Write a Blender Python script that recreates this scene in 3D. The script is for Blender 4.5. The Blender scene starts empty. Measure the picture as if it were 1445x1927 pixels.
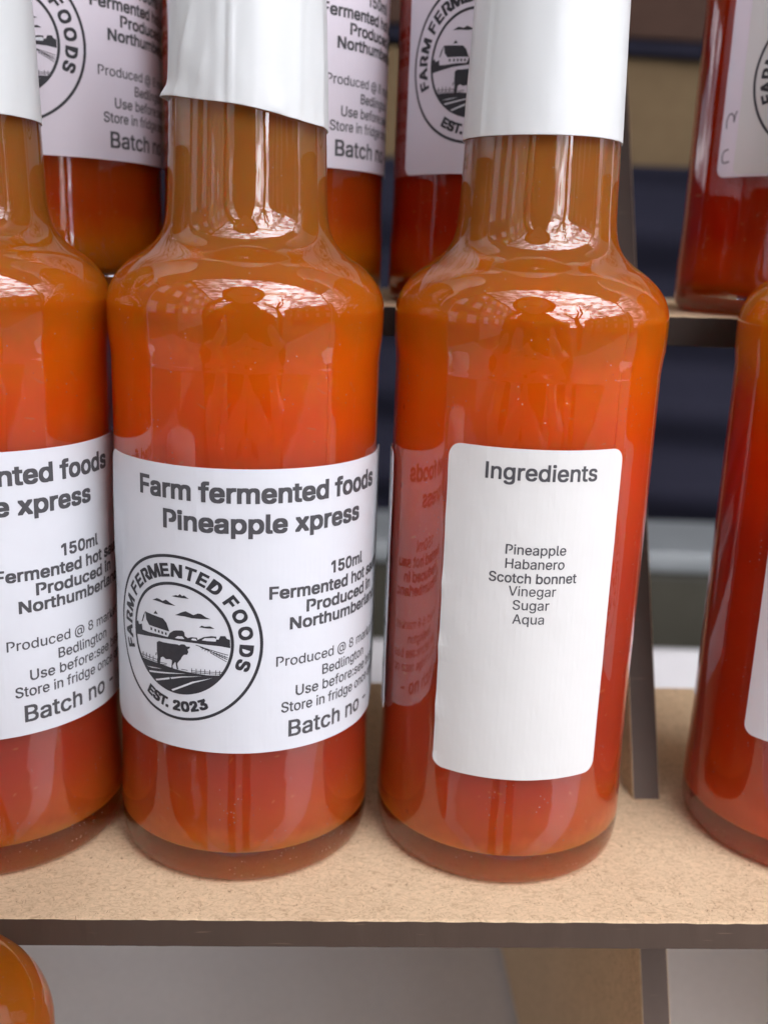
import bpy, bmesh, math, random
from mathutils import Vector, Matrix, noise
random.seed(7)
MM = 0.001
S = bpy.context.scene
COL = S.collection

# ------------------------------------------------------------------ camera
def setup_camera():
    cd = bpy.data.cameras.new('camera'); cam = bpy.data.objects.new('camera', cd); COL.objects.link(cam)
    cd.sensor_fit = 'HORIZONTAL'; cd.sensor_width = 36.0; cd.lens = 36.0 * 1886 / 1445
    r = Vector((0.99930201, 0.00647482, 0.03679094)); u = Vector((-0.0372432, 0.24927414, 0.96771656)); f = Vector((0.00290524, 0.96841132, -0.24934129))
    m = Matrix(((r.x, u.x, -f.x), (r.y, u.y, -f.y), (r.z, u.z, -f.z))).to_4x4()
    m.translation = Vector((0, -188.1 * MM, 115.2 * MM)); cam.matrix_world = m
    cd.clip_start = 0.005; cd.clip_end = 400
    cd.dof.use_dof = True; cd.dof.focus_distance = 0.172; cd.dof.aperture_fstop = 19.0; cd.dof.aperture_blades = 0
    S.camera = cam
    return cam
CAM = setup_camera()

# ------------------------------------------------------------------ world, sun, exposure
SUN_EL, SUN_AZ = math.radians(38), math.radians(148)      # azimuth from +Y towards +X: behind the camera, to the right
def setup_light():
    w = bpy.data.worlds.new('World'); S.world = w; w.use_nodes = True
    nt = w.node_tree; nt.nodes.clear(); N = nt.nodes.new; L = nt.links.new
    out = N('ShaderNodeOutputWorld'); bg = N('ShaderNodeBackground'); bg.inputs[1].default_value = 0.15
    sky = N('ShaderNodeTexSky'); sky.sky_type = 'NISHITA'; sky.sun_disc = False
    sky.sun_elevation = SUN_EL; sky.sun_rotation = SUN_AZ; sky.dust_density = 2.0
    tc = N('ShaderNodeTexCoord'); mp = N('ShaderNodeMapping'); mp.inputs['Scale'].default_value = (1.6, 1.6, 5.0)
    no = N('ShaderNodeTexNoise'); no.inputs['Scale'].default_value = 2.3; no.inputs['Detail'].default_value = 9; no.inputs['Roughness'].default_value = .6
    cr = N('ShaderNodeValToRGB'); cr.color_ramp.elements[0].position = .36; cr.color_ramp.elements[1].position = .52
    no2 = N('ShaderNodeTexNoise'); no2.inputs['Scale'].default_value = 5.0; no2.inputs['Detail'].default_value = 7
    cc = N('ShaderNodeValToRGB'); e = cc.color_ramp.elements
    e[0].position = .40; e[0].color = (3.0, 3.0, 4.1, 1); e[1].position = .60; e[1].color = (23, 22.6, 24, 1)
    mx = N('ShaderNodeMix'); mx.data_type = 'RGBA'
    # cloud grows brighter towards the hidden sun
    dt = N('ShaderNodeVectorMath'); dt.operation = 'DOT_PRODUCT'; gm = N('ShaderNodeVectorMath'); gm.operation = 'SCALE'
    mr = N('ShaderNodeMapRange'); mr.interpolation_type = 'SMOOTHERSTEP'; mr.inputs['From Min'].default_value = .55; mr.inputs['From Max'].default_value = 1.05; mr.inputs['To Min'].default_value = 1.0; mr.inputs['To Max'].default_value = 8.0
    L(tc.outputs['Generated'], mp.inputs['Vector']); L(mp.outputs[0], no.inputs['Vector']); L(mp.outputs[0], no2.inputs['Vector'])
    L(no.outputs['Fac'], cr.inputs[0]); L(no2.outputs['Fac'], cc.inputs[0])
    L(cr.outputs[0], mx.inputs['Factor']); L(sky.outputs[0], mx.inputs['A']); L(cc.outputs[0], gm.inputs[0])
    L(tc.outputs['Generated'], dt.inputs[0]); dt.inputs[1].default_value = (math.sin(SUN_AZ) * math.cos(SUN_EL), math.cos(SUN_AZ) * math.cos(SUN_EL), math.sin(SUN_EL))
    L(dt.outputs['Value'], mr.inputs[0]); L(mr.outputs[0], gm.inputs['Scale']); L(gm.outputs[0], mx.inputs['B'])
    L(mx.outputs['Result'], bg.inputs[0]); L(bg.outputs[0], out.inputs[0])
    sd = bpy.data.lights.new('sun', 'SUN'); sd.energy = .5; sd.angle = math.radians(30); sd.color = (1, .95, .88)
    so = bpy.data.objects.new('sun', sd); COL.objects.link(so)
    d = Vector((math.sin(SUN_AZ) * math.cos(SUN_EL), math.cos(SUN_AZ) * math.cos(SUN_EL), math.sin(SUN_EL)))
    so.rotation_euler = d.to_track_quat('Z', 'Y').to_euler(); so.location = d * 5
    S.view_settings.view_transform = 'Standard'; S.view_settings.look = 'None'; S.view_settings.gamma = 1
    S.view_settings.exposure = -0.68
    S.render.engine = 'CYCLES'
    c = S.cycles; c.use_denoising = True; c.max_bounces = 14; c.transmission_bounces = 10; c.glossy_bounces = 5; c.diffuse_bounces = 4
    c.caustics_reflective = True; c.caustics_refractive = True; c.sample_clamp_indirect = 6; c.blur_glossy = 0.3
setup_light()

# ------------------------------------------------------------------ helpers
def link(o, parent=None):
    COL.objects.link(o)
    if parent: o.parent = parent
    return o
def obj(name, me, mats=None, parent=None):
    if isinstance(me, bmesh.types.BMesh):
        m = bpy.data.meshes.new(name); me.to_mesh(m); me.free(); me = m
    if mats is not None and not me.materials:
        for m in (mats if isinstance(mats, (list, tuple)) else [mats]): me.materials.append(m)
    return link(bpy.data.objects.new(name, me), parent)
def thing(name, label, cat, loc=(0, 0, 0), rz=0.0, group=None):
    o = bpy.data.objects.new(name, None); link(o); o.empty_display_size = .01
    o.location = loc; o.rotation_euler = (0, 0, rz); o['label'] = label; o['category'] = cat
    if group: o['group'] = group
    return o
def tag(o, label, cat, group=None):
    o['label'] = label; o['category'] = cat
    if group: o['group'] = group
    return o
def smooth(me, on=True):
    me.polygons.foreach_set('use_smooth', [on] * len(me.polygons)); me.update()
def mesh(name, v, f, sm=False):
    me = bpy.data.meshes.new(name); me.from_pydata(v, [], f); me.update()
    if sm: smooth(me)
    return me
def lathe(name, prof, seg=96, disp=None, close=True):
    """prof: (r, z) in mm from bottom to top."""
    v = []; f = []; rings = []
    for r, z in prof:
        if r < 1e-6:
            rings.append([len(v)]); v.append((0, 0, z * MM)); continue
        ids = []
        for k in range(seg):
            a = 2 * math.pi * k / seg; rr, zz = (r, z) if disp is None else disp(a, r, z)
            ids.append(len(v)); v.append((rr * math.sin(a) * MM, -rr * math.cos(a) * MM, zz * MM))
        rings.append(ids)
    for a, b in zip(rings, rings[1:]):
        for k in range(seg):
            k2 = (k + 1) % seg
            if len(a) == 1 and len(b) == 1: continue
            if len(a) == 1: f.append((a[0], b[k2], b[k]))
            elif len(b) == 1: f.append((a[k], a[k2], b[0]))
            else: f.append((a[k], a[k2], b[k2], b[k]))
    return mesh(name, v, f, True)
def spline(pts, n):
    """Catmull-Rom through (r, z) points, n steps per span."""
    out = []
    for i in range(len(pts) - 1):
        p0 = pts[max(i - 1, 0)]; p1 = pts[i]; p2 = pts[i + 1]; p3 = pts[min(i + 2, len(pts) - 1)]
        for s in range(n):
            t = s / n
            out.append(tuple(.5 * ((2 * b) + (-a + c) * t + (2 * a - 5 * b + 4 * c - d) * t * t + (-a + 3 * b - 3 * c + d) * t ** 3) for a, b, c, d in zip(p0, p1, p2, p3)))
    out.append(pts[-1]); return out
def box_bm(bm, x0, x1, y0, y1, z0, z1, mi=0, top_mi=None, M=None):
    vs = [bm.verts.new((x, y, z)) for z in (z0, z1) for y in (y0, y1) for x in (x0, x1)]
    if M is not None:
        for v in vs: v.co = M @ v.co
    for k, q in enumerate(((0, 2, 3, 1), (4, 5, 7, 6), (0, 1, 5, 4), (2, 6, 7, 3), (0, 4, 6, 2), (1, 3, 7, 5))):
        f = bm.faces.new([vs[i] for i in q]); f.material_index = top_mi if (top_mi is not None and k < 2) else mi
    return vs
def box(name, x0, x1, y0, y1, z0, z1, mats, parent=None, bevel=0.0, top_mi=None):
    bm = bmesh.new(); box_bm(bm, x0, x1, y0, y1, z0, z1, 0, top_mi)
    if bevel: bmesh.ops.bevel(bm, geom=bm.edges[:], offset=bevel, segments=2, profile=.5, affect='EDGES')
    return obj(name, bm, mats, parent)

# ------------------------------------------------------------------ materials
def mat(name):
    m = bpy.data.materials.new(name); m.use_nodes = True; nt = m.node_tree
    return m, nt, nt.nodes['Principled BSDF'], nt.nodes.new, nt.links.new
def ramp(nt, pts, interp='LINEAR'):
    r = nt.nodes.new('ShaderNodeValToRGB'); e = r.color_ramp.elements; r.color_ramp.interpolation = interp
    while len(e) < len(pts): e.new(.5)
    for k, (p, c) in enumerate(pts): e[k].position = p; e[k].color = (*c, 1) if len(c) == 3 else c
    return r
def noise_node(nt, vec, scale, detail=4, rough=.55, dist=0):
    n = nt.nodes.new('ShaderNodeTexNoise'); n.inputs['Scale'].default_value = scale; n.inputs['Detail'].default_value = detail
    n.inputs['Roughness'].default_value = rough; n.inputs['Distortion'].default_value = dist
    if vec is not None: nt.links.new(vec, n.inputs['Vector'])
    return n
def mathn(nt, op, a, b=None, clamp=False):
    n = nt.nodes.new('ShaderNodeMath'); n.operation = op; n.use_clamp = clamp
    for k, x in enumerate((a, b)):
        if x is None: continue
        if isinstance(x, (int, float)): n.inputs[k].default_value = x
        else: nt.links.new(x, n.inputs[k])
    return n.outputs[0]
def mixc(nt, fac, a, b, mode='MIX'):
    n = nt.nodes.new('ShaderNodeMix'); n.data_type = 'RGBA'; n.blend_type = mode
    for k, x in (('Factor', fac), ('A', a), ('B', b)):
        if isinstance(x, (int, float)): n.inputs[k].default_value = x
        elif isinstance(x, tuple): n.inputs[k].default_value = (*x, 1)
        else: nt.links.new(x, n.inputs[k])
    return n.outputs['Result']
def bump(nt, h, strength, dist, bsdf):
    b = nt.nodes.new('ShaderNodeBump'); b.inputs['Strength'].default_value = strength; b.inputs['Distance'].default_value = dist
    nt.links.new(h, b.inputs['Height']); nt.links.new(b.outputs[0], bsdf.inputs['Normal'])
def objvec(nt, scale=(1, 1, 1)):
    t = nt.nodes.new('ShaderNodeTexCoord'); m = nt.nodes.new('ShaderNodeMapping'); m.inputs['Scale'].default_value = scale
    nt.links.new(t.outputs['Object'], m.inputs['Vector']); return m.outputs[0]

def glass_mat():
    m, nt, p, N, L = mat('bottle_glass')
    p.inputs['Base Color'].default_value = (.97, .985, .97, 1); p.inputs['Transmission Weight'].default_value = 1
    p.inputs['Roughness'].default_value = .0; p.inputs['IOR'].default_value = 1.7
    v = objvec(nt, (1, 1, .45)); n = noise_node(nt, v, 190, 2)
    bump(nt, n.outputs['Fac'], .22, .00022, p)
    # dust: sparse pale specks lying on the glass
    v2 = objvec(nt); vo = N('ShaderNodeTexVoronoi'); vo.inputs['Scale'].default_value = 1500; L(v2, vo.inputs['Vector'])
    d = mathn(nt, 'LESS_THAN', vo.outputs['Distance'], .16)
    n2 = noise_node(nt, v2, 90, 3); c = mathn(nt, 'GREATER_THAN', n2.outputs['Fac'], .54)
    sep = N('ShaderNodeSeparateColor'); L(vo.outputs['Color'], sep.inputs[0]); k = mathn(nt, 'GREATER_THAN', sep.outputs[0], .62)
    f = mathn(nt, 'MULTIPLY', mathn(nt, 'MULTIPLY', d, c), k); f = mathn(nt, 'MULTIPLY', f, mathn(nt, 'MULTIPLY', sep.outputs[1], .7))
    df = N('ShaderNodeBsdfDiffuse'); df.inputs[0].default_value = (.75, .62, .5, 1)
    ms = N('ShaderNodeMixShader'); L(f, ms.inputs[0]); L(p.outputs[0], ms.inputs[1]); L(df.outputs[0], ms.inputs[2])
    L(ms.outputs[0], nt.nodes['Material Output'].inputs['Surface'])
    return m
def sauce_mat(name, stops, fleck=(.75, .28, .1)):
    """stops: (height in mm, linear colour) - the sauce settles in layers; the lowest stops are brightened as heel glow."""
    m, nt, p, N, L = mat(name)
    v = objvec(nt); s = N('ShaderNodeSeparateXYZ'); L(v, s.inputs[0])
    n = noise_node(nt, objvec(nt, (1, 1, .6)), 55, 4, .6)
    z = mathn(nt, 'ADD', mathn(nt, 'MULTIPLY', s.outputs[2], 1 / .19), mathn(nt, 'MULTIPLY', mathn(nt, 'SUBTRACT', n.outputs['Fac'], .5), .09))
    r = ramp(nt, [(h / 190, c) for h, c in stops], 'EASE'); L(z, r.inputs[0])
    # pulp: short pale fibres and a few dark red chilli flecks
    wv = noise_node(nt, v, 60, 2); wa = N('ShaderNodeVectorMath'); wa.operation = 'MULTIPLY_ADD'; wa.inputs[1].default_value = (.03, .03, .03); L(wv.outputs['Color'], wa.inputs[0]); L(objvec(nt, (.5, 1, 1.4)), wa.inputs[2])
    nf = N('ShaderNodeTexVoronoi'); nf.inputs['Scale'].default_value = 330; L(wa.outputs[0], nf.inputs['Vector'])
    fm0 = ramp(nt, [(.06, (1, 1, 1)), (.2, (0, 0, 0))]); L(nf.outputs['Distance'], fm0.inputs[0]); fs = N('ShaderNodeSeparateColor'); L(nf.outputs['Color'], fs.inputs[0])
    fm = N('ShaderNodeMath'); fm.operation = 'MULTIPLY'; L(fm0.outputs[0], fm.inputs[0]); L(mathn(nt, 'GREATER_THAN', fs.outputs[0], .6), fm.inputs[1])
    low = mathn(nt, 'SUBTRACT', 1, mathn(nt, 'MULTIPLY', mathn(nt, 'SUBTRACT', s.outputs[2], .088), 80, True), True)
    c1 = mixc(nt, mathn(nt, 'MULTIPLY', mathn(nt, 'MULTIPLY', fm.outputs[0], .5), low), r.outputs[0], fleck)
    vo = N('ShaderNodeTexVoronoi'); vo.inputs['Scale'].default_value = 150; L(objvec(nt, (1, 1, .7)), vo.inputs['Vector'])
    vm = ramp(nt, [(.05, (1, 1, 1)), (.11, (0, 0, 0))]); L(vo.outputs['Distance'], vm.inputs[0])
    sp = N('ShaderNodeSeparateColor'); L(vo.outputs['Color'], sp.inputs[0]); g = mathn(nt, 'GREATER_THAN', sp.outputs[1], .72)
    c2 = mixc(nt, mathn(nt, 'MULTIPLY', mathn(nt, 'MULTIPLY', vm.outputs[0], g), mathn(nt, 'MULTIPLY', low, .6)), c1, (.25, .015, .01))
    cl = noise_node(nt, v, 30, 3); c3 = mixc(nt, .55, c2, mixc(nt, cl.outputs['Fac'], (.5, .38, .3), (1.5, 1.6, 1.5)), 'MULTIPLY')
    L(c3, p.inputs['Base Color']); p.inputs['Roughness'].default_value = .6; p.inputs['Specular IOR Level'].default_value = 0
    p.inputs['Subsurface Weight'].default_value = .8; p.inputs['Subsurface Radius'].default_value = (.011, .003, .001); p.inputs['Subsurface Scale'].default_value = 1
    return m
def paper_mat(name, col, var=.04, rough=.55):
    m, nt, p, N, L = mat(name)
    n = noise_node(nt, objvec(nt), 70, 5, .6); d = tuple(max(0, c - var) for c in col)
    L(mixc(nt, n.outputs['Fac'], d, tuple(min(1, c + var * .6) for c in col)), p.inputs['Base Color'])
    p.inputs['Roughness'].default_value = rough; p.inputs['Specular IOR Level'].default_value = .35
    n2 = noise_node(nt, objvec(nt), 900, 3); bump(nt, n2.outputs['Fac'], .15, .00004, p)
    return m
def ink_mat(name, col):
    m, nt, p, N, L = mat(name); n = noise_node(nt, objvec(nt), 1400, 2)
    L(mixc(nt, n.outputs['Fac'], tuple(c * .8 for c in col), tuple(c * 1.25 for c in col)), p.inputs['Base Color'])
    p.inputs['Roughness'].default_value = .5; p.inputs['Specular IOR Level'].default_value = .3
    return m
def sleeve_mat():
    m, nt, p, N, L = mat('sleeve_film')
    p.inputs['Base Color'].default_value = (.72, .76, .74, 1); p.inputs['Roughness'].default_value = .3
    p.inputs['Subsurface Weight'].default_value = .25; p.inputs['Subsurface Radius'].default_value = (.0012, .0012, .0012); p.inputs['Subsurface Scale'].default_value = 1
    n = noise_node(nt, objvec(nt, (1, 1, .35)), 110, 3); bump(nt, n.outputs['Fac'], .35, .0004, p)
    return m
def mdf_mat():
    m, nt, p, N, L = mat('mdf_face')
    v = objvec(nt, (1, 1, 1)); n1 = noise_node(nt, v, 45, 4); n2 = noise_node(nt, objvec(nt, (1.0, 1.5, 1)), 560, 5, .75, 1.8); n3 = noise_node(nt, objvec(nt, (1.8, .8, 1)), 820, 3, .6, 2.2)
    base = mixc(nt, n1.outputs['Fac'], (.55, .405, .25), (.68, .52, .335))
    r2 = ramp(nt, [(.34, (.62, .56, .5)), (.5, (1, 1, 1)), (.68, (1.25, 1.23, 1.2))]); L(n2.outputs['Fac'], r2.inputs[0])
    c = mixc(nt, .75, base, r2.outputs[0], 'MULTIPLY')
    r3 = ramp(nt, [(.30, (1, 1, 1)), (.36, (0, 0, 0))]); L(n3.outputs['Fac'], r3.inputs[0])
    c = mixc(nt, mathn(nt, 'MULTIPLY', r3.outputs[0], .85), c, (.12, .065, .03))
    L(c, p.inputs['Base Color']); p.inputs['Roughness'].default_value = .8; p.inputs['Specular IOR Level'].default_value = .2
    bump(nt, n2.outputs['Fac'], .35, .00025, p)
    return m
def char_mat():
    m, nt, p, N, L = mat('mdf_laser_cut_edge')
    n = noise_node(nt, objvec(nt, (1, 1, .2)), 160, 5, .65); n2 = noise_node(nt, objvec(nt, (1, 1, 3)), 25, 3)
    c = mixc(nt, n.outputs['Fac'], (.045, .028, .02), (.095, .062, .046)); c = mixc(nt, n2.outputs['Fac'], c, (.080, .056, .040))
    n3 = noise_node(nt, objvec(nt, (.12, 1, 2.2)), 700, 2); sr = ramp(nt, [(.69, (0, 0, 0)), (.74, (1, 1, 1))]); L(n3.outputs['Fac'], sr.inputs[0]); c = mixc(nt, mathn(nt, 'MULTIPLY', sr.outputs[0], .5), c, (.2, .14, .09))
    L(c, p.inputs['Base Color']); p.inputs['Roughness'].default_value = .6; p.inputs['Specular IOR Level'].default_value = .3
    bump(nt, n.outputs['Fac'], .3, .0003, p); return m
def shaded_char():  # edge colours darkened: shade on the upper shelf front put into the material
    m = CHAR.copy(); m.name = 'mdf_edge_shaded'
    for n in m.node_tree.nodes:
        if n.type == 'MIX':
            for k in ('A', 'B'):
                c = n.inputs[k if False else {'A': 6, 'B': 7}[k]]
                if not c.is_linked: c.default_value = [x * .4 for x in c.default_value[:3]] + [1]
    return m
def cloth_mat(name, a, b, scale=400, rough=.85):
    m, nt, p, N, L = mat(name); n = noise_node(nt, objvec(nt), scale, 3); n2 = noise_node(nt, objvec(nt), 8, 3)
    c = mixc(nt, n.outputs['Fac'], a, b); c = mixc(nt, .3, c, mixc(nt, n2.outputs['Fac'], (.6, .6, .6), (1.3, 1.3, 1.3)), 'MULTIPLY')
    L(c, p.inputs['Base Color']); p.inputs['Roughness'].default_value = rough; p.inputs['Specular IOR Level'].default_value = .2
    bump(nt, n.outputs['Fac'], .3, .0004, p); return m

GLASS = glass_mat()
SAUCE = sauce_mat('sauce_orange', [(0, (.95, .3, .07)), (6.5, (.95, .26, .05)), (12, (.68, .14, .026)), (24, (.64, .095, .042)), (60, (.72, .11, .052)), (77, (.90, .14, .040)), (87, (.97, .165, .008)), (97, (.94, .215, .005)), (104, (.70, .20, .007)), (114, (.54, .19, .016)), (124, (.52, .215, .045)), (190, (.52, .22, .05))])  # lowest stops of every sauce carry painted glow for the glass heel
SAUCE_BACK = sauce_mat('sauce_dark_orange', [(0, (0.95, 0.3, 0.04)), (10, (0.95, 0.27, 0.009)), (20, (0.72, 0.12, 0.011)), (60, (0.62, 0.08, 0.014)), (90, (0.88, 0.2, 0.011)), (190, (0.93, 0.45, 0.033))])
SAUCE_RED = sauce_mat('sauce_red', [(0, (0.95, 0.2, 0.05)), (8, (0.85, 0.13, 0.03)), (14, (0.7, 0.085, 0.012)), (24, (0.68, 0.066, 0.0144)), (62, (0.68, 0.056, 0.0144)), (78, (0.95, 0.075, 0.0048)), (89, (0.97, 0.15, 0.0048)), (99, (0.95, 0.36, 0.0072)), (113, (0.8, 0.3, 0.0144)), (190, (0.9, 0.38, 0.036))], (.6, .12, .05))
SAUCE_RED_BACK = sauce_mat('sauce_deep_red', [(0, (0.832, 0.168, 0.011)), (8, (0.874, 0.105, 0.0088)), (18, (0.686, 0.042, 0.0088)), (60, (0.562, 0.042, 0.011)), (95, (0.832, 0.147, 0.011)), (190, (0.874, 0.336, 0.033))])
PAPER = paper_mat('label_paper', (.69, .715, .74)); PAPER_CREAM = paper_mat('label_paper_cream', (.68, .685, .655)); PAPER_LILAC = paper_mat('label_paper_lilac', (.76, .715, .77))
INK = ink_mat('label_ink', (.035, .035, .04)); INK_GREY = ink_mat('label_ink_grey', (.075, .075, .08)); PEN = ink_mat('grey_pen', (.09, .085, .11))
FILM = sleeve_mat(); MDF = mdf_mat(); CHAR = char_mat(); CHAR_SHADED = shaded_char()

GL = {}
GL['-'] = (453,
 [337, 244, 337, 188, 114, 188, 114, 244],
 [0, 1, 2, 0, 2, 3])
GL['.'] = (188,
 [95, -4, 83, -3, 73, 1, 63, 9, 55, 18, 51, 29, 50, 41, 51, 53, 55, 64, 63, 73, 73, 81, 83, 85, 95, 87, 107, 85, 118, 81, 128, 73, 135, 64, 140, 53, 141, 41, 140, 29, 135, 18, 128, 9, 118, 1, 107, -3],
 [1, 22, 23, 4, 19, 20, 7, 8, 16, 5, 18, 19, 11, 12, 13, 3, 20, 21, 7, 16, 17, 2, 3, 21, 9, 10, 15, 6, 17, 18, 6, 7, 17, 10, 13, 14, 0, 1, 23, 1, 2, 22, 10, 14, 15, 8, 15, 16, 8, 9, 15, 10, 11, 13, 5, 6, 18, 4, 5, 19, 3, 4, 20, 2, 21, 22])
GL['0'] = (453,
 [227, -7, 191, -3, 158, 7, 130, 24, 105, 48, 85, 77, 69, 113, 57, 155, 50, 202, 48, 254, 50, 306, 57, 353, 69, 395, 85, 431, 106, 461, 130, 484, 159, 502, 191, 512, 227, 516, 262, 512, 295, 502, 323, 484, 348, 461, 368, 431, 384, 395, 396, 353, 403, 306, 405, 254, 403, 202, 396, 155, 384, 113, 368, 77, 348, 48, 323, 24, 295, 7, 263, -3, 227, 50, 250, 52, 271, 60, 290, 74, 306, 92, 320, 116, 330, 144, 338, 176, 342, 213, 344, 254, 342, 295, 338, 332, 330, 365, 320, 393, 306, 416, 290, 435, 271, 449, 250, 457, 227, 460, 203, 457, 182, 449, 163, 435, 147, 416, 134, 393, 123, 365, 115, 332, 111, 295, 109, 254, 111, 213, 115, 176, 123, 144, 134, 116, 147, 92, 163, 74, 182, 60, 203, 52],
 [5, 68, 69, 14, 15, 21, 10, 11, 61, 24, 49, 50, 8, 9, 63, 6, 66, 67, 11, 12, 59, 7, 8, 65, 22, 23, 53, 14, 54, 55, 13, 56, 57, 28, 29, 43, 30, 40, 41, 30, 41, 42, 4, 70, 71, 8, 63, 64, 16, 19, 20, 27, 28, 44, 6, 67, 68, 22, 53, 54, 13, 57, 58, 26, 27, 46, 6, 7, 66, 30, 31, 40, 24, 25, 49, 1, 2, 35, 8, 64, 65, 15, 20, 21, 25, 26, 47, 16, 17, 19, 28, 43, 44, 5, 6, 68, 2, 3, 33, 32, 36, 37, 23, 50, 51, 11, 59, 60, 4, 5, 69, 17, 18, 19, 4, 69, 70, 31, 39, 40, 2, 33, 34, 25, 47, 48, 12, 13, 58, 26, 46, 47, 32, 37, 38, 15, 16, 20, 0, 1, 35, 23, 51, 52, 27, 44, 45, 4, 36, 71, 11, 60, 61, 3, 4, 33, 2, 34, 35, 23, 24, 50, 12, 58, 59, 25, 48, 49, 13, 55, 56, 29, 30, 42, 32, 38, 39, 7, 65, 66, 13, 14, 55, 29, 42, 43, 27, 45, 46, 4, 32, 33, 9, 62, 63, 31, 32, 39, 4, 32, 36, 10, 61, 62, 9, 10, 62, 14, 21, 22, 14, 22, 54, 23, 52, 53])
GL['1'] = (400,
 [212, 0, 276, 0, 276, 509, 212, 509, 209, 448, 212, 509, 198, 509, 86, 427, 86, 358],
 [0, 1, 2, 0, 2, 3, 4, 5, 6, 4, 6, 7, 4, 7, 8])
GL['2'] = (453,
 [64, 0, 64, 47, 234, 229, 252, 248, 268, 266, 282, 282, 294, 298, 303, 312, 311, 327, 316, 341, 319, 356, 320, 371, 319, 389, 315, 405, 308, 419, 298, 431, 287, 441, 273, 449, 258, 455, 241, 458, 224, 460, 205, 458, 188, 454, 172, 447, 159, 438, 148, 427, 139, 413, 132, 398, 128, 381, 127, 362, 66, 362, 68, 391, 75, 418, 86, 442, 102, 464, 121, 482, 143, 496, 168, 507, 196, 513, 225, 516, 254, 513, 281, 507, 306, 497, 328, 482, 346, 465, 361, 445, 372, 423, 379, 398, 381, 372, 380, 354, 377, 336, 371, 318, 363, 299, 351, 280, 336, 259, 317, 235, 294, 209, 267, 180, 153, 60, 153, 57, 389, 57, 389, 0],
 [9, 49, 50, 37, 38, 41, 15, 16, 46, 6, 52, 53, 0, 1, 61, 36, 37, 42, 35, 43, 44, 26, 31, 32, 12, 13, 47, 1, 59, 60, 20, 21, 34, 24, 32, 33, 9, 10, 49, 11, 48, 49, 18, 19, 45, 2, 3, 55, 37, 41, 42, 8, 50, 51, 26, 27, 31, 34, 35, 44, 23, 24, 33, 14, 46, 47, 8, 9, 50, 5, 6, 53, 25, 26, 32, 2, 55, 56, 1, 60, 61, 1, 2, 56, 13, 14, 47, 28, 29, 30, 4, 53, 54, 19, 44, 45, 38, 39, 40, 35, 36, 43, 12, 47, 48, 27, 28, 31, 36, 42, 43, 28, 30, 31, 1, 56, 57, 19, 20, 44, 1, 57, 58, 22, 23, 33, 11, 12, 48, 7, 8, 51, 3, 54, 55, 4, 5, 53, 16, 45, 46, 21, 33, 34, 3, 4, 54, 14, 15, 46, 38, 40, 41, 7, 51, 52, 16, 17, 45, 24, 25, 32, 6, 7, 52, 10, 11, 49, 20, 34, 44, 21, 22, 33, 17, 18, 45, 1, 58, 59])
GL['3'] = (453,
 [218, -7, 188, -5, 159, 1, 133, 10, 108, 22, 88, 38, 70, 57, 57, 79, 48, 104, 44, 132, 109, 132, 112, 115, 118, 100, 126, 87, 137, 76, 150, 66, 165, 59, 182, 54, 200, 51, 219, 50, 239, 51, 258, 55, 275, 61, 291, 69, 304, 80, 315, 93, 323, 108, 328, 125, 329, 145, 328, 163, 323, 180, 316, 196, 306, 211, 292, 223, 275, 234, 254, 241, 229, 246, 201, 248, 157, 248, 157, 299, 288, 448, 288, 452, 70, 452, 70, 509, 372, 509, 372, 461, 211, 278, 211, 289, 247, 290, 279, 286, 308, 276, 333, 262, 354, 244, 371, 222, 383, 198, 391, 173, 393, 145, 390, 116, 383, 90, 370, 66, 354, 45, 333, 27, 309, 12, 281, 2, 251, -5],
 [40, 41, 45, 31, 32, 54, 6, 15, 16, 2, 63, 64, 33, 34, 53, 5, 19, 60, 0, 1, 64, 40, 46, 47, 21, 22, 60, 5, 6, 17, 4, 5, 61, 32, 53, 54, 22, 23, 59, 5, 18, 19, 5, 60, 61, 38, 39, 47, 3, 4, 62, 6, 16, 17, 47, 48, 49, 42, 43, 44, 41, 42, 45, 4, 61, 62, 34, 35, 53, 27, 28, 56, 6, 7, 14, 24, 25, 58, 27, 56, 57, 7, 12, 13, 42, 44, 45, 30, 31, 55, 8, 9, 10, 19, 20, 60, 3, 62, 63, 37, 51, 52, 32, 33, 53, 7, 8, 12, 29, 30, 55, 35, 36, 52, 7, 13, 14, 22, 59, 60, 2, 3, 63, 8, 10, 11, 20, 21, 60, 31, 54, 55, 29, 55, 56, 26, 27, 57, 37, 38, 51, 23, 24, 59, 5, 17, 18, 25, 26, 58, 1, 2, 64, 26, 57, 58, 36, 37, 52, 6, 14, 15, 38, 49, 50, 38, 50, 51, 24, 58, 59, 39, 40, 47, 28, 29, 56, 40, 45, 46, 8, 11, 12, 38, 47, 49, 35, 52, 53])
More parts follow.
